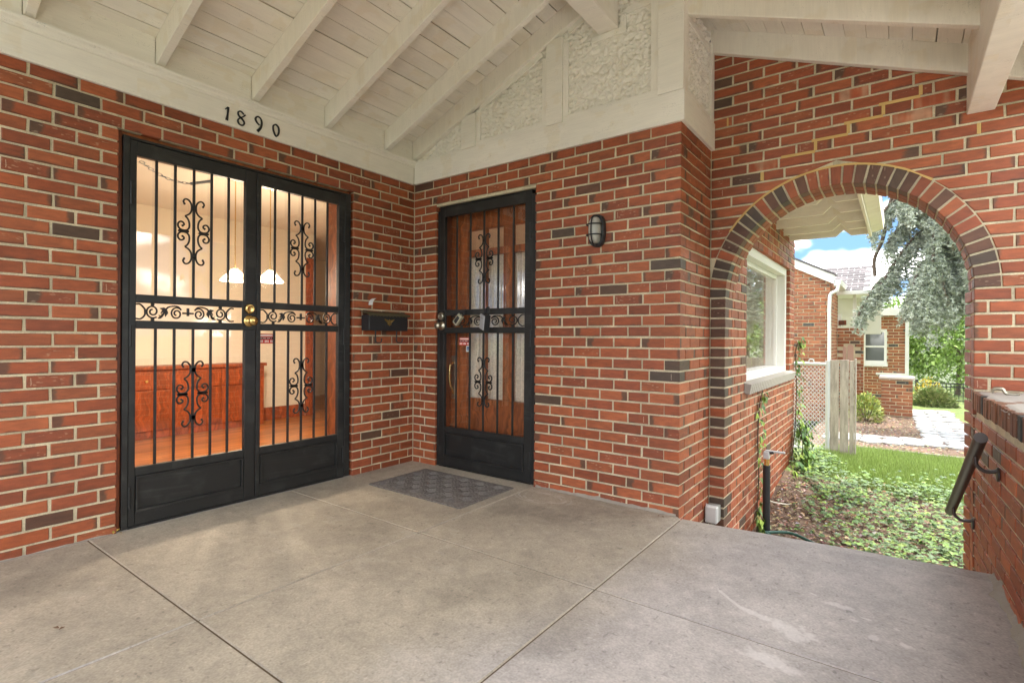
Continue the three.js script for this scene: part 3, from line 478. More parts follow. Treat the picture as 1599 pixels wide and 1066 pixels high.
function scrollBand(w) {
  const out = [], r = 0.0048, k = w / 0.6;
  for (const s of [-1, 1]) {
    const m = a => a.map(([x, y]) => [x * s * k, y, 0]);
    out.push(tube(m(spiral(0.068, -0.004, 0.036, 1.6, 2.4, -1).map(p => [p[0], p[1]])), r, 50, 6));
    out.push(tube(m([[0.041, 0.018], [0.060, 0.036], [0.090, 0.038], [0.118, 0.030], [0.135, 0.010], [0.150, -0.018], [0.172, -0.034]]), r, 26, 6));
    out.push(tube(m(spiral(0.205, 0.004, 0.038, 1.6, -2.2, 1).map(p => [p[0], p[1]])), r, 50, 6));
    out.push(tube(m([[0.296, 0.040], [0.276, 0.042], [0.256, 0.026], [0.243, 0.004], [0.252, -0.024], [0.272, -0.040], [0.296, -0.038]]), r, 24, 6));
    const leaf = extrude([[-0.006, 0.0], [0.010, 0.016], [0.030, 0.012], [0.016, 0.002], [0.026, -0.016], [0.006, -0.006], [0.002, -0.034], [-0.010, -0.014]], 0.006, 0.0015); const l2 = leaf.clone(); if (s < 0) { l2.rotateY(Math.PI); } l2.translate(s * 0.128 * k, 0.012, -0.003); out.push(l2); const l3 = leaf.clone(); l3.scale(0.6, -0.6, 1); if (s < 0) l3.rotateY(Math.PI); l3.translate(s * 0.150 * k, -0.024, -0.003); out.push(l3);
    out.push(bx(s * 0.205 * k - 0.008, s * 0.205 * k + 0.008, -0.052, -0.034, -0.007, 0.007, 0.002), bx(s * 0.205 * k - 0.008, s * 0.205 * k + 0.008, 0.036, 0.052, -0.007, 0.007, 0.002));
    out.push(bx(s * 0.243 * k - 0.006, s * 0.243 * k + 0.006, -0.012, 0.012, -0.008, 0.008, 0.002));
  }
  out.push(bx(-0.030, 0.030, -0.005, 0.005, -0.007, 0.007, 0.002), bx(-0.006, 0.006, -0.016, 0.03, -0.007, 0.007, 0.002)); for (const g of out) if (g.index === undefined) { }
  return merge(out);
}
const panelGeo = scrollPanel();
function knobGeo(r) { const g = new THREE.LatheGeometry([[0, 0], [r, 0], [r, 0.006], [r * 0.72, 0.012], [r * 0.34, 0.016], [r * 0.32, 0.034], [r * 0.62, 0.040], [r * 0.80, 0.052], [r * 0.74, 0.064], [r * 0.4, 0.070], [0, 0.071]].map(p => new THREE.Vector2(...p)), 20); g.rotateX(Math.PI / 2); return g; }
function boltGeo(r) { const g = new THREE.LatheGeometry([[0, 0], [r, 0], [r, 0.01], [r * 0.86, 0.02], [r * 0.6, 0.022], [r * 0.6, 0.018], [0, 0.018]].map(p => new THREE.Vector2(...p)), 20); g.rotateX(Math.PI / 2); return g; }
// glass opening gx0..gx1 within leaf 0..w
function securityDoor(label, pos, turn, w, gx0, gx1, bars, scrollX, o = {}) {
  const t = thing('security_door', label, 'security door', pos, turn, o.group);
  const Z = 0.034, f = (n, a, r = 0.003) => part(t, n, bx(...a, r), M.iron);
  const top = 2.108;
  f('stile', [0, gx0, 0.012, top, 0, Z]); f('stile', [gx1, w, 0.012, top, 0, Z]);
  const rail = (y0, y1) => f('rail', [gx0 + 0.0005, gx1 - 0.0005, y0, y1, 0.001, Z - 0.002]);
  rail(2.03, top - 0.001); rail(1.229, 1.274); rail(1.086, 1.131); rail(0.281, 0.328); rail(0.013, 0.083);
  f('kick_panel', [gx0, gx1, 0.083, 0.281, 0.004, Z - 0.014]); f('kick_moulding', [gx0 + 0.004, gx1 - 0.004, 0.084, 0.098, 0.012, Z + 0.004]); f('kick_moulding', [gx0 + 0.004, gx1 - 0.004, 0.268, 0.280, 0.012, Z + 0.004]); f('kick_moulding', [gx0 + 0.004, gx0 + 0.016, 0.098, 0.268, 0.012, Z + 0.003]); f('kick_moulding', [gx1 - 0.016, gx1 - 0.004, 0.098, 0.268, 0.012, Z + 0.003]);
  for (const b of bars) { f('bar', [b - 0.0065, b + 0.0065, 1.274, 2.03, 0.010, 0.023], 0.002); f('bar', [b - 0.0065, b + 0.0065, 0.328, 1.086, 0.010, 0.023], 0.002); }
  part(t, 'scrollwork', panelGeo, M.iron, [scrollX, 1.66, 0.0165]); part(t, 'scrollwork', panelGeo, M.iron, [scrollX, 0.708, 0.0165]);
  const bw = gx1 - gx0 - (o.lock ? 0.06 : 0), bc = (gx0 + gx1) / 2 + (o.lock === 'right' ? -0.03 : o.lock === 'left' ? 0.03 : 0);
  part(t, 'scroll_band', scrollBand(bw), M.iron, [bc, 1.18, 0.0165]);
  for (const [y0, y1] of [[1.274, 2.03], [1.131, 1.229], [0.328, 1.086]]) part(t, 'pane', plainBox(gx0, gx1, y0, y1, -0.004, -0.001), M.glass);
  if (o.lock) { const lx = o.lock === 'right' ? (gx1 + w) / 2 - 0.01 : gx0 / 2 + 0.004; f('lock_plate', [lx - 0.045, lx + 0.045, 1.09, 1.27, Z - 0.004, Z + 0.003]); part(t, 'knob', knobGeo(0.036), o.nick ? M.nickel : M.brass, [lx, 1.146, Z + 0.003]); part(t, 'deadbolt', boltGeo(0.032), o.nick ? M.nickel : M.brass, [lx, 1.224, Z + 0.003]); }
  const hx = o.hinge === 'left' ? 0.006 : w - 0.006; for (const y of [0.17, 1.05, 1.82]) part(t, 'hinge', merge([cyl([hx, y - 0.06, Z + 0.004], [hx, y + 0.06, Z + 0.004], 0.007, 0.007, 8), bx(hx - 0.02, hx + 0.02, y - 0.058, y + 0.058, Z - 0.002, Z + 0.003, 0.001)]), M.iron);
  return t;
}
// double doors stand in wall x = 0; local x runs along -z
const zl = 2.045, dx = -0.05;
securityDoor('left leaf of the black iron double security doors, with brass knob', [dx, 0, zl], Math.PI / 2, 0.694, zl - 2.012, zl - 1.420, [1.913, 1.818, 1.718, 1.619, 1.519].map(z => zl - z), zl - 1.718, { lock: 'right', hinge: 'left', group: 'double security doors' });
const zr = 1.347;
securityDoor('right leaf of the black iron double security doors, without knob', [dx, 0, zr], Math.PI / 2, 0.667, zr - 1.318, zr - 0.730, [1.217, 1.117, 1.018, 0.918, 0.818].map(z => zr - z), zr - 1.018, { hinge: 'right', group: 'double security doors' });
{
  const t = thing('door_frame', 'black iron and brown timber frame of the double doors', 'door frame', [-0.05, 0, 1.35]);
  const f = (n, m, ...a) => wpart(t, n, bx(...a), m);
  f('iron_jamb', M.iron, -0.062, -0.012, 0.004, 2.125, 2.0465, 2.076); f('iron_jamb', M.iron, -0.062, -0.012, 0.004, 2.125, 0.630, 0.6785); f('iron_head', M.iron, -0.062, -0.0125, 2.1095, 2.124, 0.6790, 2.046);
  f('timber_jamb', M.woodDark, -0.10, -0.03, 0, 2.146, 2.0765, 2.104); f('timber_jamb', M.woodDark, -0.10, -0.05, 0, 2.146, 0.606, 0.6295); f('timber_head', M.wood, -0.10, -0.035, 2.1255, 2.147, 0.63, 2.076);
  f('timber_lining', M.wood, -0.30, -0.101, 0, 2.14, 0.61, 0.645); f('timber_lining', M.wood, -0.30, -0.101, 0, 2.14, 2.06, 2.10); f('timber_lining', M.wood, -0.30, -0.101, 2.10, 2.14, 0.646, 2.059); f('threshold', M.iron, -0.24, -0.012, 0.0005, 0.0115, 0.68, 2.045);
}
// single door in wall z = 0
securityDoor('narrow black iron security door beside the doormat', [0.292, 0, -0.05], 0, 0.915, 0.052, 0.852, [0.466, 0.609, 0.748, 0.888, 1.030].map(x => x - 0.292), 0.748 - 0.292, { lock: 'left', hinge: 'right', nick: true });
{
  const t = thing('door_frame', 'black iron and brown timber frame of the narrow door', 'door frame', [0.75, 0, -0.05]);
  const f = (n, m, ...a) => wpart(t, n, bx(...a), m);
  f('iron_jamb', M.iron, 0.270, 0.2905, 0.004, 2.085, -0.062, -0.014); f('iron_jamb', M.iron, 1.2085, 1.238, 0.004, 2.085, -0.062, -0.014); f('iron_head', M.iron, 0.2910, 1.2080, 2.1095, 2.118, -0.062, -0.0145);
  f('timber_jamb', M.woodDark, 0.258, 0.2695, 0, 2.12, -0.10, -0.03); f('timber_jamb', M.woodDark, 1.2385, 1.25, 0, 2.12, -0.10, -0.03);
  f('timber_lining', M.wood, 0.258, 0.29, 0, 2.14, -0.3, -0.101); f('timber_lining', M.wood, 1.215, 1.25, 0, 2.14, -0.3, -0.101); f('timber_lining', M.wood, 0.291, 1.214, 2.09, 2.14, -0.3, -0.101); f('threshold', M.iron, 0.291, 1.208, 0.0005, 0.0115, -0.24, -0.014);
}
// timber entry door with curtained lites behind it
{
  const t = thing('entry_door', 'orange brown timber door with glazed lites behind the narrow security door', 'door', [0.29, 0, -0.18]);
  const f = (n, ...a) => wpart(t, n, bx(...a), M.wood), z0 = -0.20, z1 = -0.155;
  f('stile', 0.291, 0.468, 0.012, 2.085, z0, z1); f('stile', 1.10, 1.213, 0.012, 2.085, z0, z1); f('rail', 0.4685, 1.0995, 0.012, 0.56, z0, z1); f('rail', 0.4685, 1.0995, 1.925, 2.085, z0, z1); f('rail', 0.4685, 1.0995, 1.71, 1.765, z0, z1);
  for (const [a, b] of [[0.632, 0.664], [0.840, 0.93]]) { f('glazing_bar', a, b, 0.5605, 1.7095, z0 + 0.002, z1 - 0.002); f('glazing_bar', a, b, 1.7655, 1.9245, z0 + 0.002, z1 - 0.002); }
  for (const [a, b] of [[0.4685, 0.632], [0.664, 0.84], [0.93, 1.10]]) { wpart(t, 'pane', plainBox(a, b, 0.56, 1.71, -0.180, -0.177), M.glass); wpart(t, 'pane', plainBox(a, b, 1.765, 1.925, -0.180, -0.177), M.glass); }
  const h = wpart(t, 'handle', tube([[0.325, 0.84, -0.155], [0.325, 0.83, -0.12], [0.325, 0.76, -0.105], [0.325, 0.66, -0.112], [0.325, 0.60, -0.14], [0.325, 0.58, -0.155]], 0.009, 24, 8), M.brass); wpart(t, 'handle_plate', bx(0.305, 0.345, 0.54, 0.90, -0.155, -0.150), M.nickel);
}
{
  const nx = 260, g = new THREE.PlaneGeometry(0.80, 1.24, nx, 6), p = g.attributes.position; for (let i = 0; i < p.count; i++) { const x = p.getX(i); p.setZ(i, 0.017 * Math.sin(x * 190 + 1.8 * Math.sin(x * 23)) + 0.006 * Math.sin(x * 61)); } g.computeVertexNormals();
  const lace = dataTex(256, 256, (i, j, o) => { const a = (vn(i * 0.95, j * 0.8) > 0.5 ? 1 : 0), k = 0.93 + 0.07 * a; o[0] = 252 * k; o[1] = 248 * k; o[2] = 236 * k; });
  const o = part(scene, 'lace_curtain', g, new THREE.MeshPhysicalMaterial({ map: lace, roughness: 1, transmission: 0.4, thickness: 0, side: THREE.DoubleSide }), [0.80, 1.10, -0.226]); tag(o, 'pleated white lace curtain behind the timber door glass', 'curtain');
}
// stickers on the glass
{
  const sticker = (pos, rotY, label) => {
    const c = document.createElement('canvas'); c.width = 256; c.height = 150; const x = c.getContext('2d'); x.fillStyle = '#c8352c'; x.fillRect(0, 0, 256, 150); x.fillStyle = '#f3d9cf'; x.fillRect(14, 14, 210, 26); x.fillStyle = '#5a0f0c'; x.fillRect(0, 52, 240, 32); x.fillStyle = '#f1e6dc'; for (let k = 0; k < 15; k++) if (k % 5 !== 3) x.fillRect(18 + k * 13, 62, 9, 12); for (let k = 0; k < 10; k++) if (k !== 3 && k !== 7) { x.fillRect(14 + k * 22, 98, 16, 36); x.fillStyle = '#c8352c'; x.fillRect(19 + k * 22, 104 + (k % 3) * 8, 6, 8); x.fillStyle = '#f1e6dc'; }
    const tx = new THREE.CanvasTexture(c); tx.colorSpace = THREE.SRGBColorSpace; const g = new THREE.PlaneGeometry(0.112, 0.064); const o = part(scene, 'security_sticker', g, std({ map: tx, roughness: 0.4 }), pos, [0, rotY, 0]); tag(o, label, 'sticker', 'red door stickers');
  };
  sticker([-0.0478, 1.034, 1.262], Math.PI / 2, 'red security sticker on the double door glass'); sticker([0.540, 1.02, -0.0478], 0, 'red security sticker on the narrow door glass');
  const c = document.createElement('canvas'); c.width = 64; c.height = 80; const x = c.getContext('2d'); x.fillStyle = '#c9cdc8'; x.fillRect(0, 0, 64, 80); x.fillStyle = '#3d5f92'; x.fillRect(12, 14, 40, 22); x.fillRect(12, 44, 40, 14); const tx = new THREE.CanvasTexture(c); tx.colorSpace = THREE.SRGBColorSpace;
  tag(part(scene, 'window_decal', new THREE.PlaneGeometry(0.04, 0.048), std({ map: tx }), [0.578, 0.962, -0.0478]), 'small pale blue decal under the red narrow door sticker', 'sticker');
}
// lock boxes hung on the narrow door rail
{
  const a = thing('lock_box', 'small beige key lock box hooked on the security door rail', 'lock box', [0.50, 1.165, -0.004]); a.rotation.z = -0.75;
  part(a, 'case', bx(-0.025, 0.025, -0.01, 0.085, 0, 0.034, 0.006), std({ color: lin(0.42, 0.38, 0.27), roughness: 0.5 })); part(a, 'dial_panel', bx(-0.015, 0.015, 0.006, 0.066, 0.030, 0.037, 0.002), M.black); part(a, 'shackle', tube([[-0.014, 0.08, 0.016], [-0.015, 0.11, 0.014], [0, 0.128, 0.006], [0.015, 0.11, 0.014], [0.014, 0.08, 0.016]], 0.005, 20, 8), M.black);
  const b = thing('lock_box', 'larger grey key lock box with black side on the security door rail', 'lock box', [0.825, 1.115, -0.004]); b.rotation.set(0.05, -0.45, -0.28);
  part(b, 'case', bx(-0.038, 0.038, 0, 0.118, 0.012, 0.062, 0.007), M.black); part(b, 'face', bx(-0.036, 0.036, 0.003, 0.115, 0.058, 0.068, 0.004), std({ color: lin(0.42, 0.42, 0.43), roughness: 0.4 })); part(b, 'badge', bx(-0.018, 0.022, 0.086, 0.098, 0.067, 0.0695, 0.001), M.greyPlastic); part(b, 'shackle', tube([[-0.024, 0.112, 0.03], [-0.026, 0.15, 0.028], [0, 0.172, 0.02], [0.026, 0.15, 0.028], [0.024, 0.112, 0.03]], 0.0065, 22, 8), M.black);
}
// ------------------------------------------------------------------ mailbox, lamp, mat
{
  const t = thing('mailbox', 'black metal wall mailbox with gold eagle beside the double doors', 'mailbox', [0.0, 1.1, 0.345]);
  part(t, 'case', bx(0.004, 0.096, 0.0, 0.118, -0.195, 0.195, 0.004), M.black);
  const sc = []; const n = 26; for (let i = 0; i <= n; i++) { const z = -0.208 + 0.416 * i / n; sc.push([z, i % 2 ? -0.012 : -0.004]); }
  const lid = extrude([...sc, [0.208, 0.004], [-0.208, 0.004]], 0.004); lid.rotateY(Math.PI / 2); lid.translate(0.108, 0.121, 0); const top = bx(0.002, 0.114, 0.0, 0.008, -0.208, 0.208, 0.003); top.rotateZ(-0.22); top.translate(0, 0.146, 0);
  part(t, 'lid', uvm(merge([lid, top])), std({ color: lin(0.075, 0.062, 0.03), roughness: 0.6 }));
  const e = [[0, 0.028], [-0.006, 0.02], [-0.052, 0.030], [-0.040, 0.016], [-0.028, 0.006], [-0.014, -0.002], [-0.024, -0.016], [-0.010, -0.012], [0, -0.024], [0.010, -0.012], [0.024, -0.016], [0.014, -0.002], [0.028, 0.006], [0.040, 0.016], [0.052, 0.030], [0.006, 0.02]]; const eg = extrude(e, 0.004, 0.001); eg.rotateY(Math.PI / 2); part(t, 'eagle_emblem', eg, M.brass, [0.097, 0.062, 0.0]);
  for (const z of [0.13, -0.08]) part(t, 'paper_hook', tube([[0.092, 0.004, z], [0.092, -0.05, z], [0.094, -0.085, z], [0.10, -0.094, z - 0.02], [0.104, -0.088, z - 0.045], [0.104, -0.06, z - 0.05]], 0.005, 26, 6), M.black);
  const pp = thing('paper_roll', 'curled white paper strip on top of the mailbox', 'paper', [0.05, 1.256, 0.44]); const g = new THREE.CylinderGeometry(0.05, 0.05, 0.05, 16, 1, true, 3.3, 1.5); g.rotateX(Math.PI / 2); part(pp, 'strip', g, std({ color: lin(0.7, 0.68, 0.64), side: THREE.DoubleSide }), [0.0, 0.045, 0], [0, Math.PI / 2, 0]);
}
{
  const t = thing('bulkhead_lamp', 'oval caged bulkhead lamp on the brick wall right of the narrow door', 'wall lamp', [1.745, 1.75, 0.004]);
  const oval = (w, h, n = 32) => { const p = []; for (let i = 0; i < n; i++) { const a = i / n * 2 * Math.PI, e = 0.72; p.push([w * Math.sign(Math.cos(a)) * Math.pow(Math.abs(Math.cos(a)), e), h * Math.sign(Math.sin(a)) * Math.pow(Math.abs(Math.sin(a)), e)]); } return p; };
  part(t, 'base', extrude(oval(0.050, 0.100), 0.026, 0.005), M.black, [0, 0, 0.0]);
  const body = new THREE.SphereGeometry(1, 28, 18, 0, Math.PI * 2, 0, Math.PI / 2); body.rotateX(Math.PI / 2); const p = body.attributes.position; for (let i = 0; i < p.count; i++) { const x = p.getX(i), y = p.getY(i), z = p.getZ(i); p.setXYZ(i, 0.038 * Math.sign(x) * Math.pow(Math.abs(x), 0.75), 0.086 * Math.sign(y) * Math.pow(Math.abs(y), 0.75), 0.062 * Math.pow(Math.abs(z), 0.6)); } body.computeVertexNormals(); part(t, 'glass_bowl', body, M.lampGlass, [0, 0, 0.03]);
  const cage = [tube([[0, 0.098, 0.03], [0, 0.086, 0.075], [0, 0.05, 0.098], [0, -0.05, 0.098], [0, -0.086, 0.075], [0, -0.098, 0.03]], 0.0045, 30, 6)]; for (const y of [0.034, -0.034]) cage.push(tube([[-0.05, y, 0.03], [-0.044, y, 0.078], [-0.018, y, 0.097], [0.018, y, 0.097], [0.044, y, 0.078], [0.05, y, 0.03]], 0.0045, 24, 6));
  cage.push(tube(oval(0.048, 0.097, 24).map(([x, y]) => [x, y, 0.036]), 0.006, 60, 6, true)); part(t, 'cage', merge(cage), M.black);
}
{
  const t = thing('doormat', 'dark grey woven doormat in front of the narrow door', 'doormat', [0.74, 0.001, 0.42], 0.0);
  const carpet = dataTex(512, 512, (i, j, o) => { const a = vn(i * 0.8, j * 0.8), b = fbm(i * 0.05, j * 0.05, 0, 3), k = 0.7 + 0.5 * (a - 0.5) + 0.4 * (b - 0.5); o[0] = 158 * k; o[1] = 150 * k; o[2] = 143 * k; }); const m = std({ map: carpet, bumpMap: grainBump, bumpScale: 0.004, roughness: 1 });
  part(t, 'mat_base', uvm(bx(-0.435, 0.435, 0, 0.009, -0.28, 0.28, 0.003), 3), m);
  const rid = []; for (let i = -5; i < 5; i++) for (let j = -3; j < 3; j++) for (let q = 0; q < 4; q++) { const g = bx(-0.032, 0.032, 0.008, 0.0125, -0.004, 0.004, 0.0018); const dir = (i + j) & 1; g.rotateY(dir ? 0.85 : -0.85); const ox = (q - 1.5) * 0.019; g.translate((i + 0.5) * 0.078 + ox * (dir ? 1 : 1), 0, (j + 0.5) * 0.082 + ox * (dir ? 0.5 : -0.5)); rid.push(g); }
  const rp = part(t, 'ribs', uvm(merge(rid), 3), m); rp.userData.kind = 'stuff';
}
// ------------------------------------------------------------------ room behind the doors
{
  const fl = struct('room_floor'); part(fl, 'boards', uvm(plainBox(-3.2, -0.241, -0.12, 0.0, -0.25, 3.4), 0.8), M.oak); part(fl, 'boards', uvm(plainBox(-3.2, 2.06, -0.12, 0.0, -3.6, -0.251), 0.8), M.oak);
  const rc = struct('room_ceiling'); part(rc, 'ceiling', plainBox(-3.2, -0.245, 2.42, 2.5, -0.24, 3.4), M.ceilingIn); part(rc, 'ceiling', plainBox(-3.2, 2.06, 2.42, 2.5, -3.6, -0.245), M.ceilingIn);
  const w = struct('room_wall'); for (const b of [[-3.25, -3.05, 0, 2.42, -0.9, 3.4], [-4.4, -3.05, 0, 2.42, 3.3, 3.4], [-5.2, -5.1, 0, 2.42, -3.6, -0.9], [-5.1, 0.1, 0, 2.42, -3.7, -3.6], [1.7, 2.2, 0, 2.42, -3.7, -3.6], [0.1, 1.7, 0, 0.8, -3.7, -3.6], [0.1, 1.7, 2.1, 2.42, -3.7, -3.6], [-5.1, -3.05, 0, 2.42, -1.02, -0.9], [2.04, 2.06, 0, 0.7, -3.6, -0.25], [2.04, 2.06, 1.83, 2.42, -3.6, -0.25], [2.04, 2.06, 0.7, 1.83, -3.6, -3.21], [2.04, 2.06, 0.7, 1.83, -1.2, -0.25], [-0.3, -0.245, 2.15, 2.42, -0.25, 3.4], [-0.3, -0.245, 0, 2.42, -0.25, 0.605], [-0.3, -0.245, 0, 2.42, 2.11, 3.4], [-0.3, 0.255, 0, 2.42, -0.3, -0.2451], [1.255, 2.05, 0, 2.42, -0.3, -0.2451], [0.255, 1.255, 2.15, 2.42, -0.3, -0.2451], [-3.05, -0.3, 0, 0.7, 3.25, 3.4], [-3.05, -0.3, 2.15, 2.42, 3.25, 3.4], [-3.05, -2.75, 0.7, 2.15, 3.25, 3.4], [-0.6, -0.3, 0.7, 2.15, 3.25, 3.4]]) part(w, 'wall_panel', plainBox(...b), M.plaster);
  part(fl, 'boards', uvm(plainBox(-5.2, -3.2, -0.12, 0.0, -3.6, -0.9), 0.8), M.oak); 
  const c2 = struct('hall_ceiling'); part(c2, 'ceiling', plainBox(-5.2, -3.2, 2.42, 2.5, -3.6, -0.9), M.ceilingIn);
  const b = thing('baseboard', 'dark red timber baseboard and picture rail of the room', 'baseboard', [-3.04, 0, 1]); wpart(b, 'board', bx(-3.05, -3.03, 0.001, 0.16, -0.88, -0.25), M.cabinet); wpart(b, 'doorway_casing', bx(-3.27, -3.02, 0.001, 2.1, -1.0, -0.895), M.cabinet);
}
{
  const t = thing('cabinet', 'long reddish timber sideboard with drawers seen through the double doors', 'cabinet', [-3.0, 0, 1.2]);
  wpart(t, 'carcass', bx(-3.048, -2.80, 0.001, 0.70, -0.2, 3.2), M.cabinet); wpart(t, 'top', bx(-3.048, -2.77, 0.70, 0.735, -0.22, 3.22), M.cabinet);
  for (let i = 0; i < 7; i++) { const z0 = -0.16 + i * 0.48; wpart(t, 'drawer', bx(-2.80, -2.785, 0.50, 0.67, z0, z0 + 0.455), M.cabinet); wpart(t, 'door', bx(-2.80, -2.785, 0.08, 0.485, z0, z0 + 0.455), M.cabinet); wpart(t, 'pull', cyl([-2.785, 0.585, z0 + 0.23], [-2.765, 0.585, z0 + 0.23], 0.014), M.brass); wpart(t, 'pull', cyl([-2.785, 0.36, z0 + 0.4], [-2.765, 0.36, z0 + 0.4], 0.012), M.brass); }
}
{
  const em = new THREE.MeshStandardMaterial({ color: 0xfff2d8, emissive: new THREE.Color(1, 0.72, 0.42), emissiveIntensity: 2 });
  const shade = new THREE.MeshPhysicalMaterial({ color: lin(0.62, 0.60, 0.55), roughness: 0.5, transmission: 0.3, thickness: 0, side: THREE.DoubleSide });
  [[0.86, 'warm lit pendant lamp nearer the left door leaf', 1.55], [0.545, 'lit conical pendant lamp seen through the right door leaf', 1.57]].forEach(([z, label, y]) => {
    const t = thing('pendant_lamp', label, 'pendant lamp', [-1.32, y, z], 0, 'pendant lamps in the room');
    const s = new THREE.LatheGeometry([[0.018, 0.085], [0.03, 0.075], [0.075, 0.03], [0.115, -0.01], [0.118, -0.022]].map(p => new THREE.Vector2(...p)), 28); part(t, 'shade', s, shade);
    part(t, 'bulb', new THREE.SphereGeometry(0.026, 14, 10), em, [0, 0.005, 0]); part(t, 'stem', cyl([0, 0.08, 0], [0, 2.418 - y, 0], 0.005, 0.005, 6), M.brass);
    const l = new THREE.PointLight(new THREE.Color(1, 0.82, 0.60), 1.2); l.position.set(0, 0.005, 0); l.castShadow = true; l.shadow.radius = 5; t.add(l);
  });
}
{
  const t = thing('door_closer_chain', 'thin chain and closer arm behind the left security door', 'chain', [-0.08, 2.0, 1.8]); const pts = []; for (let i = 0; i <= 12; i++) { const s = i / 12; pts.push([-0.075, 2.02 - 0.065 * s - 0.03 * Math.sin(s * Math.PI), 1.98 - 0.26 * s]); }
  for (let i = 0; i < 12; i++) { const a = V(...pts[i]), b = V(...pts[i + 1]), g = new THREE.TorusGeometry(0.009, 0.0022, 5, 10); g.scale(1.5, 0.8, 1); g.rotateX(i % 2 ? Math.PI / 2 : 0); g.rotateY(Math.PI / 2); const m = a.add(b).multiplyScalar(.5); g.translate(m.x, m.y, m.z); wpart(t, 'link', g, M.galv); }
  wpart(t, 'closer_arm', cyl([-0.075, 1.955, 1.72], [-0.075, 2.0, 1.60], 0.009), M.greyPlastic);
}
// ------------------------------------------------------------------ things at the arch
{
  const a = V(3.606, 0.648, 0.17), b = V(3.566, 0.094, -0.75), t = thing('handrail', 'short dark bronze tube handrail on the parapet', 'handrail', [3.62, 0, -0.3]);
  wpart(t, 'tube', cyl(a.toArray(), b.toArray(), 0.0235, 0.0235, 24), M.bronze); const d = b.clone().sub(a).normalize();
  for (const s of [0.14, 0.86]) { const p = a.clone().lerp(b, s), wx = FX(p.z) - 0.001; wpart(t, 'bracket', merge([tube([[p.x, p.y - 0.024, p.z], [p.x + 0.005, p.y - 0.06, p.z + 0.002], [p.x + 0.03, p.y - 0.082, p.z + 0.005], [wx - 0.012, p.y - 0.078, p.z + 0.008], [wx - 0.002, p.y - 0.07, p.z + 0.01]], 0.008, 24, 8), cyl([wx - 0.008, p.y - 0.09, p.z + 0.01], [wx, p.y - 0.09, p.z + 0.01], 0.03, 0.03, 16)]), M.bronze); }
}
{
  const t = thing('outlet_box', 'grey weatherproof outlet box with clear cover at the arch foot', 'outlet box', [2.335, -0.115, ZD + 0.003]);
  part(t, 'case', bx(-0.048, 0.03, -0.058, 0.05, 0.0, 0.055, 0.004), M.greyPlastic); part(t, 'cover', bx(-0.046, 0.034, -0.058, 0.056, 0.057, 0.112, 0.012), M.clearPlastic); part(t, 'hinge', cyl([-0.05, -0.05, 0.058], [-0.05, 0.055, 0.058], 0.006), M.clearPlastic); part(t, 'conduit', cyl([-0.02, -0.42, 0.02], [-0.02, -0.058, 0.02], 0.011), M.greyPlastic);
}
{
  const t = thing('standpipe', 'black wrapped water standpipe beside the house wall', 'standpipe', [2.5, -0.48, -1.4]);
  part(t, 'pipe', cyl([0, -0.1, 0], [0, 0.55, 0], 0.028, 0.027, 16), M.black); part(t, 'collar', cyl([0, 0.55, 0], [0, 0.60, 0], 0.018, 0.018, 12), M.brass); part(t, 'valve', bx(-0.022, 0.022, 0.60, 0.66, -0.025, 0.025, 0.008), M.galv); const h = bx(-0.01, 0.13, 0.655, 0.669, -0.016, 0.016, 0.005); part(t, 'lever', h, M.galv, [0, 0, 0], [0, 0, 0]); part(t, 'lever_grip', bx(0.09, 0.15, 0.63, 0.652, -0.017, 0.017, 0.005), M.black, [0, 0, 0], [0, 0, 0.15]);
  const c = thing('loose_cable', 'loose pale cable lying over the mulch bed', 'cable', [3, -0.45, -2]); wpart(c, 'cable', tube([[2.45, -0.2, -1.5], [2.47, -0.35, -1.9], [2.62, -0.44, -2.3], [2.8, -0.42, -2.5], [2.9, -0.38, -3.0], [2.82, -0.35, -3.3]], 0.006, 50, 6), std({ color: lin(0.6, 0.55, 0.45) }));
  const hs = thing('garden_hose', 'dark green garden hose lying by the slab edge', 'hose', [2.8, -0.47, -1.2]); wpart(hs, 'hose', merge([tube([[2.5, -0.44, -1.35], [2.66, -0.44, -1.45], [2.85, -0.455, -1.35], [3.0, -0.46, -1.2], [3.1, -0.47, -1.0]], 0.012, 40, 8), tube([[2.52, -0.43, -1.30], [2.66, -0.45, -1.22], [2.8, -0.46, -1.12], [2.9, -0.47, -1.0]], 0.012, 30, 8)]), std({ color: lin(0.03, 0.10, 0.075), roughness: 0.5 }));
}
// eave of the house beyond the arch
{
  const t = thing('eave', 'white painted eave of notched rafter tails beyond the arch', 'eave', [2.7, 2.1, -2.4]);
  for (const z of [-1.18, -1.58, -1.99, -2.42, -2.80, -3.15]) { const y = 2.105; const g = extrude([[XE - 0.03, y], [2.805, y], [2.87, y + 0.062], [2.935, y], [3.08, y], [3.08, y + 0.15], [XE - 0.03, y + 0.15]], 0.03, 0.002); g.translate(0, 0, z - 0.015); wpart(t, 'rafter_tail', uvm(g), M.paint); }
  wpart(t, 'soffit', bx(XE - 0.2, 3.08, 2.258, 2.278, -3.22, -0.9), M.paint); wpart(t, 'fascia', bx(3.083, 3.105, 2.085, 2.29, -3.22, -0.9), M.paint);
  const gp = extrude([[0, 0], [0.09, 0.02], [0.10, 0.10], [0, 0.10]], 2.3); gp.translate(3.108, 2.12, -3.2); wpart(t, 'gutter', gp, M.paint);
  const rf = extrude([[3.2, 2.30], [3.2, 2.34], [0.4, 3.6], [0.4, 3.55]], 2.65); rf.translate(0, 0, -3.55); wpart(t, 'roofing', uvm(rf), M.shingle);
}
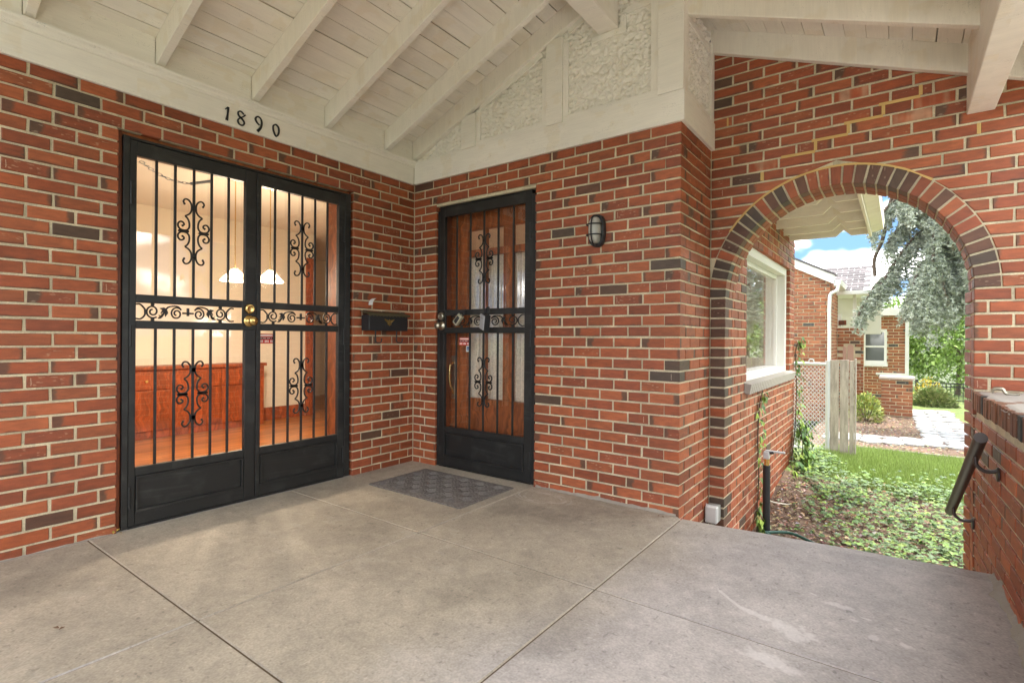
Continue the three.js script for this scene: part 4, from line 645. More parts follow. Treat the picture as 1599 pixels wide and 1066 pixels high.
{ const t = thing('window', 'wide front window lighting the room behind the double doors', 'window', [-1.67, 0.7, 3.45]); for (const a of [[-2.75, -2.69, 0.7, 2.15], [-0.66, -0.6, 0.7, 2.15], [-2.69, -0.66, 0.7, 0.76], [-2.69, -0.66, 2.09, 2.15], [-1.7, -1.64, 0.76, 2.09]]) wpart(t, 'frame', bx(...a, 3.43, 3.5), M.trim); wpart(t, 'pane', plainBox(-2.69, -0.66, 0.76, 2.09, 3.46, 3.464), M.glass); }
{ const t = thing('window', 'rear window of the hall behind the curtained timber door', 'window', [0.9, 0.8, -3.8]); for (const a of [[0.1, 0.16, 0.8, 2.1], [1.64, 1.7, 0.8, 2.1], [0.16, 1.64, 0.8, 0.86], [0.16, 1.64, 2.04, 2.1], [0.87, 0.93, 0.86, 2.04]]) wpart(t, 'frame', bx(...a, -3.84, -3.76), M.trim); wpart(t, 'pane', plainBox(0.16, 1.64, 0.86, 2.04, -3.802, -3.798), M.glass); }
{ const t = thing('window_lining', 'plain timber lining inside the house window beyond the arch', 'window lining', [2.15, 0.7, -2.2]); wpart(t, 'lining', bx(2.05, XE - 0.141, 0.68, 0.715, -3.21, -1.2), M.trim); wpart(t, 'lining', bx(2.05, XE - 0.141, 1.815, 1.84, -3.21, -1.2), M.trim); wpart(t, 'lining', bx(2.05, XE - 0.221, 0.7155, 1.8145, -3.23, -3.196), M.trim); wpart(t, 'lining', bx(2.05, XE - 0.221, 0.7155, 1.8145, -1.22, -1.19), M.trim); }
// house body behind (keeps sky out of the rooms)
{ const t = thing('house_roof', 'dark shingled main roof of the house above the porch walls', 'roof', [-3, 2.6, 0]); const g = extrude([[-6, 2.52], [-0.06, 2.52], [-0.06, 2.95], [-6, 5.2]], 7); g.translate(0, 0, -3.6); wpart(t, 'slope', uvm(g), M.shingle); const g2 = extrude([[0.36, 2.52], [2.05, 2.52], [2.05, 2.85], [0.36, 3.3]], 3.2); g2.translate(0, 0, -3.5); wpart(t, 'slope', uvm(g2), M.shingle); wpart(t, 'outer_wall', merge([plainBox(-5.6, -5.3, -0.6, 2.6, -3.9, 3.6), plainBox(-5.3, 0.1, -0.6, 2.6, -3.95, -3.72), plainBox(1.7, 2.15, -0.6, 2.6, -3.95, -3.72), plainBox(0.1, 1.7, -0.6, 0.8, -3.95, -3.72), plainBox(0.1, 1.7, 2.1, 2.6, -3.95, -3.72), plainBox(-5.3, -2.75, -0.6, 2.6, 3.42, 3.6), plainBox(-0.6, -0.3, -0.6, 2.6, 3.42, 3.6), plainBox(-2.75, -0.6, -0.6, 0.7, 3.42, 3.6), plainBox(-2.75, -0.6, 2.15, 2.6, 3.42, 3.6)]), M.mortar); }

// ------------------------------------------------------------------ ground
const gh = (x, z) => { const a = sstep(-1.0, -3.6, z); return -0.5 + 0.10 * a + 0.12 * sstep(2.95, 2.4, x) * sstep(-1.6, -3.0, z) * sstep(-5, -4, z) + 0.03 * (fbm(x * 2.2, z * 2.2, 0, 3) - 0.5); };
const isLawn = (x, z) => { const w = (fbm(x * 1.7, z * 1.7, 0, 3) - 0.5) * 0.6; if (z > -3.0 + w) return 0; if (z > -5.35) return 1; return 0; };
{
  const g0 = new THREE.CircleGeometry(150, 64); g0.rotateX(-Math.PI / 2); g0.translate(0, -0.64, 0); const o0 = part(scene, 'ground', uvm(g0, 0.5), std({ color: lin(0.085, 0.105, 0.045), bumpMap: grainBump, bumpScale: 0.02, roughness: 1 })); o0.userData.kind = 'structure';
  const x0 = 2.2, x1 = 10, z0 = -18, z1 = -0.02, nx = 156, nz = 360, g = new THREE.PlaneGeometry(x1 - x0, z1 - z0, nx, nz); g.rotateX(-Math.PI / 2); g.translate((x0 + x1) / 2, 0, (z0 + z1) / 2); const p = g.attributes.position, col = new Float32Array(p.count * 3);
  for (let i = 0; i < p.count; i++) { const x = p.getX(i), z = p.getZ(i); p.setY(i, gh(x, z)); const n = fbm(x * 7, z * 7, 0, 4), m = vn(x * 31, z * 31); let c; const lawn = isLawn(x, z) || z < -9.6 || (x > 4.25 && z < -5.5); if (lawn) c = [0.20 * (0.7 + 0.6 * n), 0.26 * (0.7 + 0.6 * n), 0.075]; else { const k = 0.6 + 0.8 * n; c = [0.165 * k, 0.105 * k, 0.072 * k]; if (m > 0.75) c = [0.24, 0.17, 0.11]; } col.set(c, i * 3); }
  g.setAttribute('color', new THREE.BufferAttribute(col, 3)); g.computeVertexNormals(); const o = part(scene, 'yard_ground', uvmKeep(g), M.vcol); o.userData.kind = 'structure';
  const fw = part(scene, 'front_walk', plainBox(-1, 9, -0.66, -0.615, 4.8, 8), M.concrete); fw.userData.kind = 'structure'; const dw = part(scene, 'driveway', plainBox(4.6, 8.2, -0.66, -0.62, -0.0, 4.75), M.concrete); dw.userData.kind = 'structure';
}
function uvmKeep(g) { const p = g.attributes.position, uv = g.attributes.uv; for (let i = 0; i < p.count; i++) uv.setXY(i, p.getX(i) * 1.5, p.getZ(i) * 1.5); return g; }

// ------------------------------------------------------------------ foliage helpers
class Leaves { constructor() { this.P = []; this.C = []; this.N = []; } 
  quad(a, b, c, d, col) { const P = this.P; P.push(...a, ...b, ...c, ...a, ...c, ...d); for (let i = 0; i < 6; i++) this.C.push(...col); }
  tri(a, b, c, col) { this.P.push(...a, ...b, ...c); for (let i = 0; i < 3; i++) this.C.push(...col); }
  // pointed leaf, folded along its midrib
  leaf(p, dir, up, L, W, col) { const d = dir.clone().normalize(), s = d.clone().cross(up).normalize(), n = s.clone().cross(d); const at = (a, b, c) => p.clone().addScaledVector(d, a * L).addScaledVector(s, b * W).addScaledVector(n, c * L).toArray(); const o = at(0, 0, 0), t = at(1, 0, -0.12), m = at(0.5, 0, 0.02), l = at(0.42, 0.5, 0.10), r = at(0.42, -0.5, 0.10); this.tri(o, l, m, col); this.tri(l, t, m, col); this.tri(o, m, r, col); this.tri(m, t, r, col); }
  geo() { const g = new THREE.BufferGeometry(); g.setAttribute('position', new THREE.Float32BufferAttribute(this.P, 3)); g.setAttribute('color', new THREE.Float32BufferAttribute(this.C, 3)); g.setAttribute('uv', new THREE.Float32BufferAttribute(new Float32Array(this.P.length / 3 * 2), 2)); g.computeVertexNormals(); return g; } }
const rdir = q => { const a = q() * 2 * Math.PI, z = q() * 2 - 1, s = Math.sqrt(1 - z * z); return V(s * Math.cos(a), z, s * Math.sin(a)); };
// ivy and weeds over the bed
{
  const q = rng(5), L = new Leaves(), greens = [[0.10, 0.18, 0.035], [0.14, 0.25, 0.04], [0.075, 0.14, 0.04], [0.19, 0.28, 0.045], [0.11, 0.17, 0.07]];
  for (let i = 0; i < 15000; i++) {
    const x = 2.42 + q() * 1.9, z = -0.75 - q() * 3.2; const dens = sstep(2.8, 3.5, x + (fbm(x * 2, z * 2, 0, 3) - 0.5) * 1.1 + sstep(-1.6, -3.2, z) * 1.0); if (q() > dens * (0.35 + 0.65 * sstep(0.42, 0.58, fbm(x * 5, z * 5, 0, 2)))) continue; if (q() < sstep(-2.7, -3.7, z) * 0.95 * sstep(2.6, 2.9, x)) continue;
    const lift = 0.02 + q() * 0.11 * dens, c = greens[Math.floor(q() * 5)], k = 0.7 + q() * 0.6; const up = V((q() - .5) * 0.9, 1, (q() - .5) * 0.9 + 0.25).normalize(), a = q() * 6.28, d = V(Math.cos(a), (q() - .5) * 0.5, Math.sin(a)); const s = 0.015 + 0.045 * q() * q(); const p = V(x, gh(x, z) + lift, z);
    L.leaf(p, d, up, s, s * 0.85, c.map(v => v * k)); const d2 = d.clone().applyAxisAngle(V(0, 1, 0), 1.1), d3 = d.clone().applyAxisAngle(V(0, 1, 0), -1.1); L.leaf(p, d2, up, s * 0.8, s * 0.65, c.map(v => v * k * 0.95)); L.leaf(p, d3, up, s * 0.8, s * 0.65, c.map(v => v * k));
  }
  const o = part(scene, 'ground_ivy', L.geo(), M.leaf); o.userData.kind = 'stuff'; tag(o, 'leafy green ivy and weeds covering the side yard', 'ground cover');
  const D = new Leaves(), dry = [[0.30, 0.19, 0.09], [0.22, 0.12, 0.07], [0.36, 0.26, 0.14], [0.15, 0.09, 0.06], [0.42, 0.36, 0.26]];
  for (let i = 0; i < 9000; i++) { let x, z; if (q() < 0.65) { x = 2.42 + q() * 1.5; z = -0.6 - q() * 2.8; if (q() < sstep(2.9, 3.6, x) * 0.75) continue; } else { x = 2.8 + q() * 1.6; z = -5.4 - q() * 3.8; } const a = q() * 6.28, s = 0.018 + q() * 0.035; D.leaf(V(x, gh(x, z) + 0.012 + q() * 0.012, z), V(Math.cos(a), (q() - .5) * 0.6, Math.sin(a)), V((q() - .5), 1, (q() - .5)).normalize(), s, s * 0.5, dry[Math.floor(q() * 5)].map(v => v * (0.7 + 0.6 * q()))); }
  const o2 = part(scene, 'leaf_litter', D.geo(), M.leaf); o2.userData.kind = 'stuff'; tag(o2, 'dry leaves and bark mulch on the soil bed', 'leaf litter');
  const G = new Leaves(); for (let i = 0; i < 42000; i++) { const x = 2.5 + q() * 2.2, z = -2.7 - q() * 2.7; if (!isLawn(x, z)) continue; const h = 0.03 + q() * 0.045, a = q() * 6.28, lx = (q() - .5) * 0.04, lz = (q() - .5) * 0.04, w = 0.0035, y = gh(x, z), k = 0.75 + q() * 0.5; G.tri([x - w * Math.cos(a), y, z - w * Math.sin(a)], [x + w * Math.cos(a), y, z + w * Math.sin(a)], [x + lx, y + h, z + lz], [0.29 * k, 0.38 * k, 0.10 * k]); }
  const o3 = part(scene, 'grass', G.geo(), M.leaf); o3.userData.kind = 'stuff'; tag(o3, 'short green grass strip beyond the ivy', 'grass');
}
function vine(label, pts, n, spread, seed, big = 1) {
  const q = rng(seed), c = new THREE.CatmullRomCurve3(pts.map(p => V(...p))), t = thing('climbing_vine', label, 'vine', pts[0], 0, 'vines on the house wall'), L = new Leaves();
  for (let i = 0; i < n; i++) { const s = q(), p = c.getPoint(s), w = spread * (0.4 + q()); p.add(V(Math.abs(q() - .3) * w * 0.8, (q() - .5) * w, (q() - .5) * w * 1.4)); const k = 0.7 + q() * 0.7, cl = q() < 0.3 ? [0.26, 0.36, 0.05] : q() < .5 ? [0.16, 0.28, 0.05] : [0.08, 0.17, 0.04]; const sz = (0.035 + q() * 0.035) * big; L.leaf(p, V(q() * .7, -0.4 - q() * .7, (q() - .5) * 1.4), V(1, 0.4 + q() * .4, (q() - .5)).normalize(), sz, sz * 0.8, cl.map(v => v * k)); }
  wpart(t, 'stem', new THREE.TubeGeometry(c, 40, 0.005, 5), M.bark); const f = wpart(t, 'foliage', L.geo(), M.leaf); return t;
}
vine('thin vine climbing the wall behind the standpipe', [[2.395, -0.45, -1.55], [2.40, -0.1, -1.62], [2.395, 0.25, -1.6], [2.40, 0.55, -1.66], [2.41, 0.62, -1.7]], 90, 0.075, 11);
vine('vine clump at the far corner of the house wall', [[2.40, -0.3, -3.2], [2.40, 0.0, -3.45], [2.41, 0.5, -3.5], [2.40, 0.95, -3.5], [2.43, 1.05, -3.52]], 150, 0.13, 12, 1.2);
{ const t = vine('bushy ivy mound at the foot of the house wall', [[2.42, -0.36, -2.9], [2.5, -0.2, -3.1], [2.5, -0.05, -3.3], [2.45, 0.12, -3.4]], 320, 0.2, 13, 1.25); }
{ const t = vine('small weed tuft at the base of the standpipe', [[2.42, -0.5, -1.3], [2.45, -0.42, -1.32], [2.44, -0.34, -1.36]], 60, 0.09, 14, 1.1); }
// ------------------------------------------------------------------ gate and fence
{
  const z = -4.7, t = thing('chain_link_gate', 'grey chain link gate panel beside the timber fence', 'gate', [2.4, -0.4, z]);
  const W = []; const x0 = 2.10, x1 = 2.578, y0 = -0.36, y1 = 0.745, s = 0.031;
  const clip = (a, b) => { const P = [a, b]; let [p, q2] = [[...a], [...b]]; const cut = (p, q2) => { const r = [...p]; if (r[0] < x0) { const k = (x0 - r[0]) / (q2[0] - r[0]); r[1] += k * (q2[1] - r[1]); r[0] = x0; } if (r[0] > x1) { const k = (x1 - r[0]) / (q2[0] - r[0]); r[1] += k * (q2[1] - r[1]); r[0] = x1; } if (r[1] < y0) { const k = (y0 - r[1]) / (q2[1] - r[1]); r[0] += k * (q2[0] - r[0]); r[1] = y0; } if (r[1] > y1) { const k = (y1 - r[1]) / (q2[1] - r[1]); r[0] += k * (q2[0] - r[0]); r[1] = y1; } return r; }; const A = cut(p, q2), B = cut(q2, p); if (A[0] < x0 - .001 || A[0] > x1 + .001 || B[0] < x0 - .001 || B[0] > x1 + .001 || A[1] < y0 - .001 || A[1] > y1 + .001 || B[1] < y0 - .001 || B[1] > y1 + .001) return; if (Math.hypot(A[0] - B[0], A[1] - B[1]) > 0.02) W.push(cyl([...A, z + 0.002], [...B, z + 0.002], 0.003, 0.003, 4)); };
  for (let k = -60; k < 60; k++) { const o = k * s * 1.414; clip([x0 - 2 + o, y0 - 1 - 0], [x0 - 2 + o + 3, y0 - 1 + 3 * 1.25]); clip([x0 + 2 + o, y0 - 1], [x0 + 2 + o - 3, y0 - 1 + 3 * 1.25]); }
  const m = wpart(t, 'wire_mesh', merge(W), M.galv); m.userData.kind = 'stuff';
  wpart(t, 'top_rail', cyl([2.1, 0.745, z], [2.59, 0.745, z], 0.02), M.galv); wpart(t, 'bottom_rail', cyl([2.1, -0.36, z], [2.59, -0.36, z], 0.02), M.galv); wpart(t, 'gate_post', cyl([2.595, -0.45, z], [2.595, 0.79, z], 0.024), M.galv); wpart(t, 'latch', tube([[2.38, 0.76, z], [2.39, 0.80, z], [2.43, 0.80, z], [2.44, 0.76, z]], 0.008, 12, 6), M.galv);
  const f = thing('timber_fence', 'weathered grey timber fence boards beside the gate', 'fence', [2.75, -0.4, z]);
  for (const [a, b, h] of [[2.622, 2.718, 0.80], [2.727, 2.822, 0.806], [2.831, 2.88, 0.797]]) wpart(f, 'board', uvm(bx(a, b, -0.5, h, z - 0.02, z + 0.0), 1.5, R(), R()), M.fence); wpart(f, 'post', uvm(bx(2.884, 2.90, -0.5, 0.825, z - 0.09, z + 0.004), 1.5), M.fence);
}
// ------------------------------------------------------------------ neighbour house
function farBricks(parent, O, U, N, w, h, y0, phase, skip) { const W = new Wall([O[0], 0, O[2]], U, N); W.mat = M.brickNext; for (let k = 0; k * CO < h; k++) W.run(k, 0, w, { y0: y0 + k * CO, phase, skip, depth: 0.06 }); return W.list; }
{
  const t = thing('neighbour_house', 'pale red brick neighbouring house with white trim beyond the fence', 'house', [2.3, -0.5, -9]);
  const L = []; const z1 = -8.5;
  L.push(farBricks(t, [0.9, 0, z1], [1, 0, 0], [0, 0, 1], 1.37, 3.1, -0.5, 0.05, (u, y) => y > 2.16 + (1.366 - u) * 0.55 + 0.05));
  L.push(farBricks(t, [2.27, 0, z1], [0, 0, -1], [1, 0, 0], 1.5, 2.7, -0.5, 0.05));
  const z2 = -9.9, arch = (cx, r, top) => (u, y) => { const x = 2.2 + u; return Math.abs(x - cx) < r + 0.09 && y < top && y > 0.45; };
  L.push(farBricks(t, [2.277, 0, z2], [1, 0, 0], [0, 0, 1], 0.46, 1.78, -0.5, 0.02, (u, y) => { const x = 2.277 + u; return (y > 0.5 && y < 0.97 && x > 2.36 && x < 2.6); }));
  const z3 = -11.5; L.push(farBricks(t, [2.4, 0, z3], [1, 0, 0], [0, 0, 1], 1.03, 2.2, -0.5, 0.05, (u, y) => { const x = 2.4 + u; return x > 2.66 && x < 3.1 && y > 0.5 && y < 1.34; }));
  build(t, L, 300);
  wpart(t, 'wall', plainBox(2.264, 2.74, -0.5, 1.25, z2 - 0.2, z2 - 0.006), M.mortar); wpart(t, 'wall', plainBox(2.3, 3.424, -0.5, 1.7, z3 - 0.3, z3 - 0.006), M.mortar);
  { const g = extrude([[0.9, -0.5], [2.264, -0.5], [2.264, 2.15], [0.9, 2.9]], 1.45); g.translate(0, 0, -9.96); wpart(t, 'wall', uvm(g), M.mortar); }
  const pw = std({ color: lin(0.62, 0.6, 0.53), roughness: 0.8 }); wpart(t, 'porch_back_wall', plainBox(2.0, 3.0, 1.2, 2.15, -11.2, -11.15), pw);
  wpart(t, 'porch_post', bx(2.54, 2.60, 1.25, 2.06, -10.05, -9.98), M.trim); wpart(t, 'wall_light', bx(2.25, 2.33, 1.35, 1.62, -10.2, -10.1), M.trim); wpart(t, 'wall_box', bx(2.28, 2.42, 1.38, 1.48, -10.12, -10.05), M.woodDark);
  const sl = (n, x0, y0, x1, y1, h, za, zb, m) => { const g = extrude([[x0, y0], [x1, y1], [x1, y1 + h], [x0, y0 + h]], zb - za); g.translate(0, 0, za); wpart(t, n, uvm(g), m); };
  sl('rake_board', 0.9, 2.86, 2.34, 2.11, 0.17, z1 - 0.05, z1 + 0.05, M.trim); sl('rake_edge', 0.9, 3.035, 2.36, 2.28, 0.03, z1 - 0.3, z1 + 0.08, M.shingle);
  const g1 = extrude([[0, 0], [0.1, 0.02], [0.12, 0.11], [0, 0.11]], 1.6); g1.translate(2.33, 2.08, z1 - 1.55); wpart(t, 'gutter', g1, M.trim);
  wpart(t, 'downspout', merge([tube([[2.40, 2.10, z1 + 0.02], [2.38, 2.0, z1 + 0.03], [2.28, 1.93, z1 + 0.05], [2.262, 1.8, z1 + 0.05], [2.262, 1.0, z1 + 0.05], [2.262, -0.4, z1 + 0.05]], 0.032, 60, 8)]), M.trim);
  // main roof with courses of shingles
  for (let i = 0; i < 10; i++) { const y = 2.08 + i * 0.062, zz = -9.75 - i * 0.12; for (let k = 0; k < 7; k++) { const g = bx(1.2 + k * 0.22 + (i % 2) * 0.11, 1.2 + k * 0.22 + (i % 2) * 0.11 + 0.214, 0, 0.02, -0.17, 0, 0.003); g.rotateX(0.42); g.translate(0, y + (R() - .5) * 0.004, zz); wpart(t, 'shingle', uvm(g), i % 3 === 0 || R() < .3 ? M.shingle : M.shingleB || (M.shingleB = std({ color: lin(0.17, 0.15, 0.15), bumpMap: grainBump, bumpScale: 0.004, roughness: 0.95 }))); } }
  wpart(t, 'eave_gutter', bx(2.2, 3.1, 2.0, 2.08, -9.8, -9.7), M.trim); sl('porch_soffit', 2.0, 2.02, 3.1, 2.02, 0.02, -11.2, -9.75, M.trim);
  wpart(t, 'eave_band', bx(2.4, 3.5, 1.62, 1.78, z3 - 0.02, z3 + 0.12), M.trim); wpart(t, 'corner_trim', bx(3.43, 3.50, -0.3, 1.64, z3 - 0.1, z3 + 0.03), M.trim); wpart(t, 'water_table', bx(2.9, 3.5, 0.28, 0.33, z3 - 0.02, z3 + 0.05), M.trim);
  for (const [cx, r, top] of [[2.405, 0.03, 0.93], [2.51, 0.055, 0.97]]) { const p = [[cx - r, 0.5], [cx + r, 0.5]]; for (let i = 0; i <= 10; i++) { const a = Math.PI * i / 10; p.push([cx + r * Math.cos(a), top - r + r * Math.sin(a)]); } const g = extrude(p, 0.02); g.translate(0, 0, z2 - 0.012); wpart(t, 'niche', uvm(g), std({ color: lin(0.5, 0.32, 0.25) })); }
  const w = wpart(t, 'window', merge([bx(2.66, 2.70, 0.53, 1.31, z3 - 0.03, z3 + 0.03), bx(3.05, 3.10, 0.53, 1.31, z3 - 0.03, z3 + 0.03), bx(2.70, 3.05, 1.25, 1.31, z3 - 0.03, z3 + 0.03), bx(2.70, 3.05, 0.53, 0.60, z3 - 0.03, z3 + 0.03), bx(2.70, 3.05, 0.90, 0.94, z3 - 0.03, z3 + 0.02), bx(2.62, 3.12, 0.47, 0.53, z3 - 0.03, z3 + 0.07)]), M.trim);
  wpart(w, 'pane', plainBox(2.70, 3.05, 0.6, 1.25, z3 + 0.004, z3 + 0.008), std({ color: lin(0.10, 0.11, 0.11), roughness: 0.08 }));
  w.children[0].position.set(0, 0, 0);
}
{
  const t = thing('brick_pier', 'low brick pier with pale cap beside the neighbour path', 'pier', [3.3, -0.45, -9.55]);
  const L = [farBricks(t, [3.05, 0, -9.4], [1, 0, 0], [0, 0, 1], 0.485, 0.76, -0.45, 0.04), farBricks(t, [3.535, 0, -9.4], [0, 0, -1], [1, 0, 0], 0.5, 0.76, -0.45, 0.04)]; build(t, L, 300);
  wpart(t, 'core', plainBox(3.05, 3.529, -0.5, 0.31, -9.9, -9.406), M.mortar); wpart(t, 'cap', bx(3.01, 3.57, 0.312, 0.36, -9.95, -9.36, 0.01), std({ color: lin(0.6, 0.52, 0.46), bumpMap: grainBump, bumpScale: 0.004 }));
}
// flagstone path
{
  const t = struct('path'); const q = rng(31), m = [0.34, 0.39, 0.44].map(v => std({ color: lin(v, v * 0.98, v * 0.95), bumpMap: grainBump, bumpScale: 0.006, roughness: 0.9 }));
  const cx = z => { const s = clamp((z + 6.35) / -4.5); return 3.9 - 0.15 * s; };
  const stones = []; for (let x = 2.5; x < 4.4; x += 0.24) for (let k = 0; k < 3; k++) stones.push([x + q() * 0.05, -5.95 - k * 0.22 - 0.22 * sstep(2.8, 4.1, x) * 1 - q() * 0.04]); for (let z = -6.9; z > -10.8; z -= 0.27) for (let k = 0; k < 3; k++) stones.push([cx(z) - 0.16 + k * 0.22 + q() * 0.04, z + q() * 0.06]);
  for (const [x, z] of stones) { const n = 7, p = []; for (let i = 0; i < n; i++) { const a = i / n * 6.283 + q() * 0.4, r = 0.105 + q() * 0.03; p.push([r * 1.08 * Math.cos(a), r * Math.sin(a)]); } const g = extrude(p, 0.03, 0.006); g.rotateX(-Math.PI / 2); g.translate(x, gh(x, z) - 0.006, z); wpart(t, 'flagstone', uvm(g), m[Math.floor(q() * 3)]); }
  const e = thing('lawn_edging', 'thin timber edging between grass strip and mulch', 'edging', [3.4, -0.4, -5.4]); wpart(e, 'strip', bx(2.7, 4.6, -0.47, -0.375, -5.42, -5.39), M.fence);
}
// iron fence
{
  const z = -13, t = thing('iron_fence', 'low black iron picket fence at the end of the yard', 'fence', [4.2, -0.4, z]); const f = (n, ...a) => wpart(t, n, bx(...a, 0.002), M.black);
  f('post', 3.64, 3.70, -0.45, 0.12, z - 0.03, z + 0.03); f('rail', 3.70, 5.2, 0.04, 0.065, z - 0.01, z + 0.01); f('rail', 3.70, 5.2, -0.04, -0.015, z - 0.01, z + 0.01); f('rail', 3.70, 5.2, -0.36, -0.335, z - 0.01, z + 0.01); for (let x = 3.78; x < 5.2; x += 0.075) f('picket', x - 0.006, x + 0.006, -0.40, 0.04, z - 0.006, z + 0.006);
}
// ------------------------------------------------------------------ trees and shrubs
function shrub(label, c, r, n, cols, seed, leafS = 0.05) {
  const q = rng(seed), t = thing('shrub', label, 'shrub', c), L = new Leaves(); const S = [];
  for (let i = 0; i < n; i++) { const d = rdir(q); d.y = Math.abs(d.y); const k = 0.45 + 0.55 * Math.pow(q(), 0.5), p = V(d.x * r[0] * k, d.y * r[1] * k, d.z * r[2] * k); const cl = cols[Math.floor(q() * cols.length)], b = 0.7 + 0.6 * q(); const s = leafS * (0.6 + 0.8 * q()); L.leaf(p, d.clone().add(V((q() - .5), (q() - .3), (q() - .5))), V(q() - .5, 1, q() - .5).normalize(), s, s * 0.55, cl.map(v => v * b)); }
  for (let i = 0; i < 7; i++) { const a = q() * 6.28; S.push(cyl([0, -0.05, 0], [Math.cos(a) * r[0] * 0.5, r[1] * 0.7, Math.sin(a) * r[2] * 0.5], 0.008, 0.004, 5)); }
  part(t, 'stem', merge(S), M.bark); part(t, 'foliage', L.geo(), M.leaf); return t;
}
shrub('yellow green variegated shrub in front of the neighbour wall', [2.86, -0.4, -8.3], [0.26, 0.5, 0.2], 900, [[0.42, 0.44, 0.10], [0.3, 0.36, 0.08], [0.2, 0.28, 0.07]], 41, 0.06);
shrub('rounded feathery green shrub before the iron fence', [3.95, -0.42, -11.9], [0.42, 0.42, 0.3], 2200, [[0.28, 0.33, 0.12], [0.2, 0.28, 0.09], [0.4, 0.4, 0.2]], 42, 0.07);
shrub('yellow flowering plant behind the feathery shrub', [3.86, -0.4, -12.4], [0.3, 0.62, 0.2], 500, [[0.7, 0.5, 0.05], [0.3, 0.34, 0.08]], 43, 0.05);
function tree(label, pos, H, crown, n, cols, seed, leafS, group, clumps = 40, name = 'broadleaf_tree') {
  const q = rng(seed), t = thing(name, label, 'tree', pos, 0, group), L = new Leaves(), wood = [cyl([0, -0.3, 0], [0.05, H * 0.55, 0.03], 0.035 * H * 0.6, 0.02 * H * 0.5, 9)], cs = [];
  for (let i = 0; i < clumps; i++) { const d = rdir(q), k = Math.pow(q(), 0.4); cs.push([d.x * crown[0] * k, crown[1] + d.y * crown[2] * k, d.z * crown[0] * k, (0.22 + 0.3 * q()) * crown[0]]); if (i < 16) wood.push(cyl([0.03, H * 0.3 * (0.6 + q()), 0], cs[i].slice(0, 3), 0.012 * H * 0.5, 0.006 * H * 0.4, 5)); }
  for (let i = 0; i < n; i++) { const c = cs[i % clumps], d = rdir(q), k = Math.pow(q(), 0.45) * c[3]; const p = V(c[0] + d.x * k, c[1] + d.y * k * 0.75, c[2] + d.z * k); const cl = cols[Math.floor(q() * cols.length)], b = 0.65 + 0.7 * q(), s = leafS * (0.6 + 0.8 * q()); L.leaf(p, rdir(q).add(V(0, -0.4, 0)), V(q() - .5, 1, q() - .5).normalize(), s, s * 0.62, cl.map(v => v * b)); }
  part(t, 'trunk', merge(wood), M.bark); part(t, 'crown', L.geo(), M.leaf); return t;
}
const GR = [[0.10, 0.19, 0.045], [0.14, 0.25, 0.05], [0.18, 0.30, 0.07], [0.07, 0.14, 0.04]], LG = [[0.26, 0.38, 0.09], [0.34, 0.46, 0.13], [0.19, 0.29, 0.07]];
tree('bright green bushy tree directly beyond the iron fence', [4.6, -0.45, -15.5], 3.2, [1.5, 1.5, 1.3], 9000, LG, 51, 0.10, 'background trees');
tree('bright green tree left of the iron fence behind the house', [3.0, -0.45, -17], 3.4, [1.6, 1.6, 1.4], 7000, LG, 52, 0.11, 'background trees');
tree('tall green tree far beyond the iron fence', [6.2, -0.45, -20], 6, [2.6, 3.4, 2.4], 11000, GR, 53, 0.13, 'background trees');
tree('leafy tree standing behind the spruce on the right', [6.4, -0.5, -12.5], 5.5, [2.0, 2.9, 2.2], 11000, LG, 54, 0.12, 'background trees');
// trees along the open side of the porch, mirrored in the glass
[[9.5, -4.5, 6.2, 55], [8.8, -8.5, 6.6, 56], [12.5, 0.5, 7, 57], [12, 5.5, 7.5, 58]].forEach(([x, z, H, s], i) => tree(['broad green tree in the yard right of the arch', 'dense green tree right of the spruce', 'green tree across the driveway from the porch', 'green tree across the front walk'][i], [x, -0.62, z], H, [2.3, H * 0.52, H * 0.36], 8000, i % 2 ? LG : GR, s, 0.15, 'side yard trees'));
{ const q = 1; shrub('low green hedge bush beside the driveway', [10.2, -0.62, 2.6], [0.9, 1.1, 2.2], 3500, GR, 61, 0.12); }
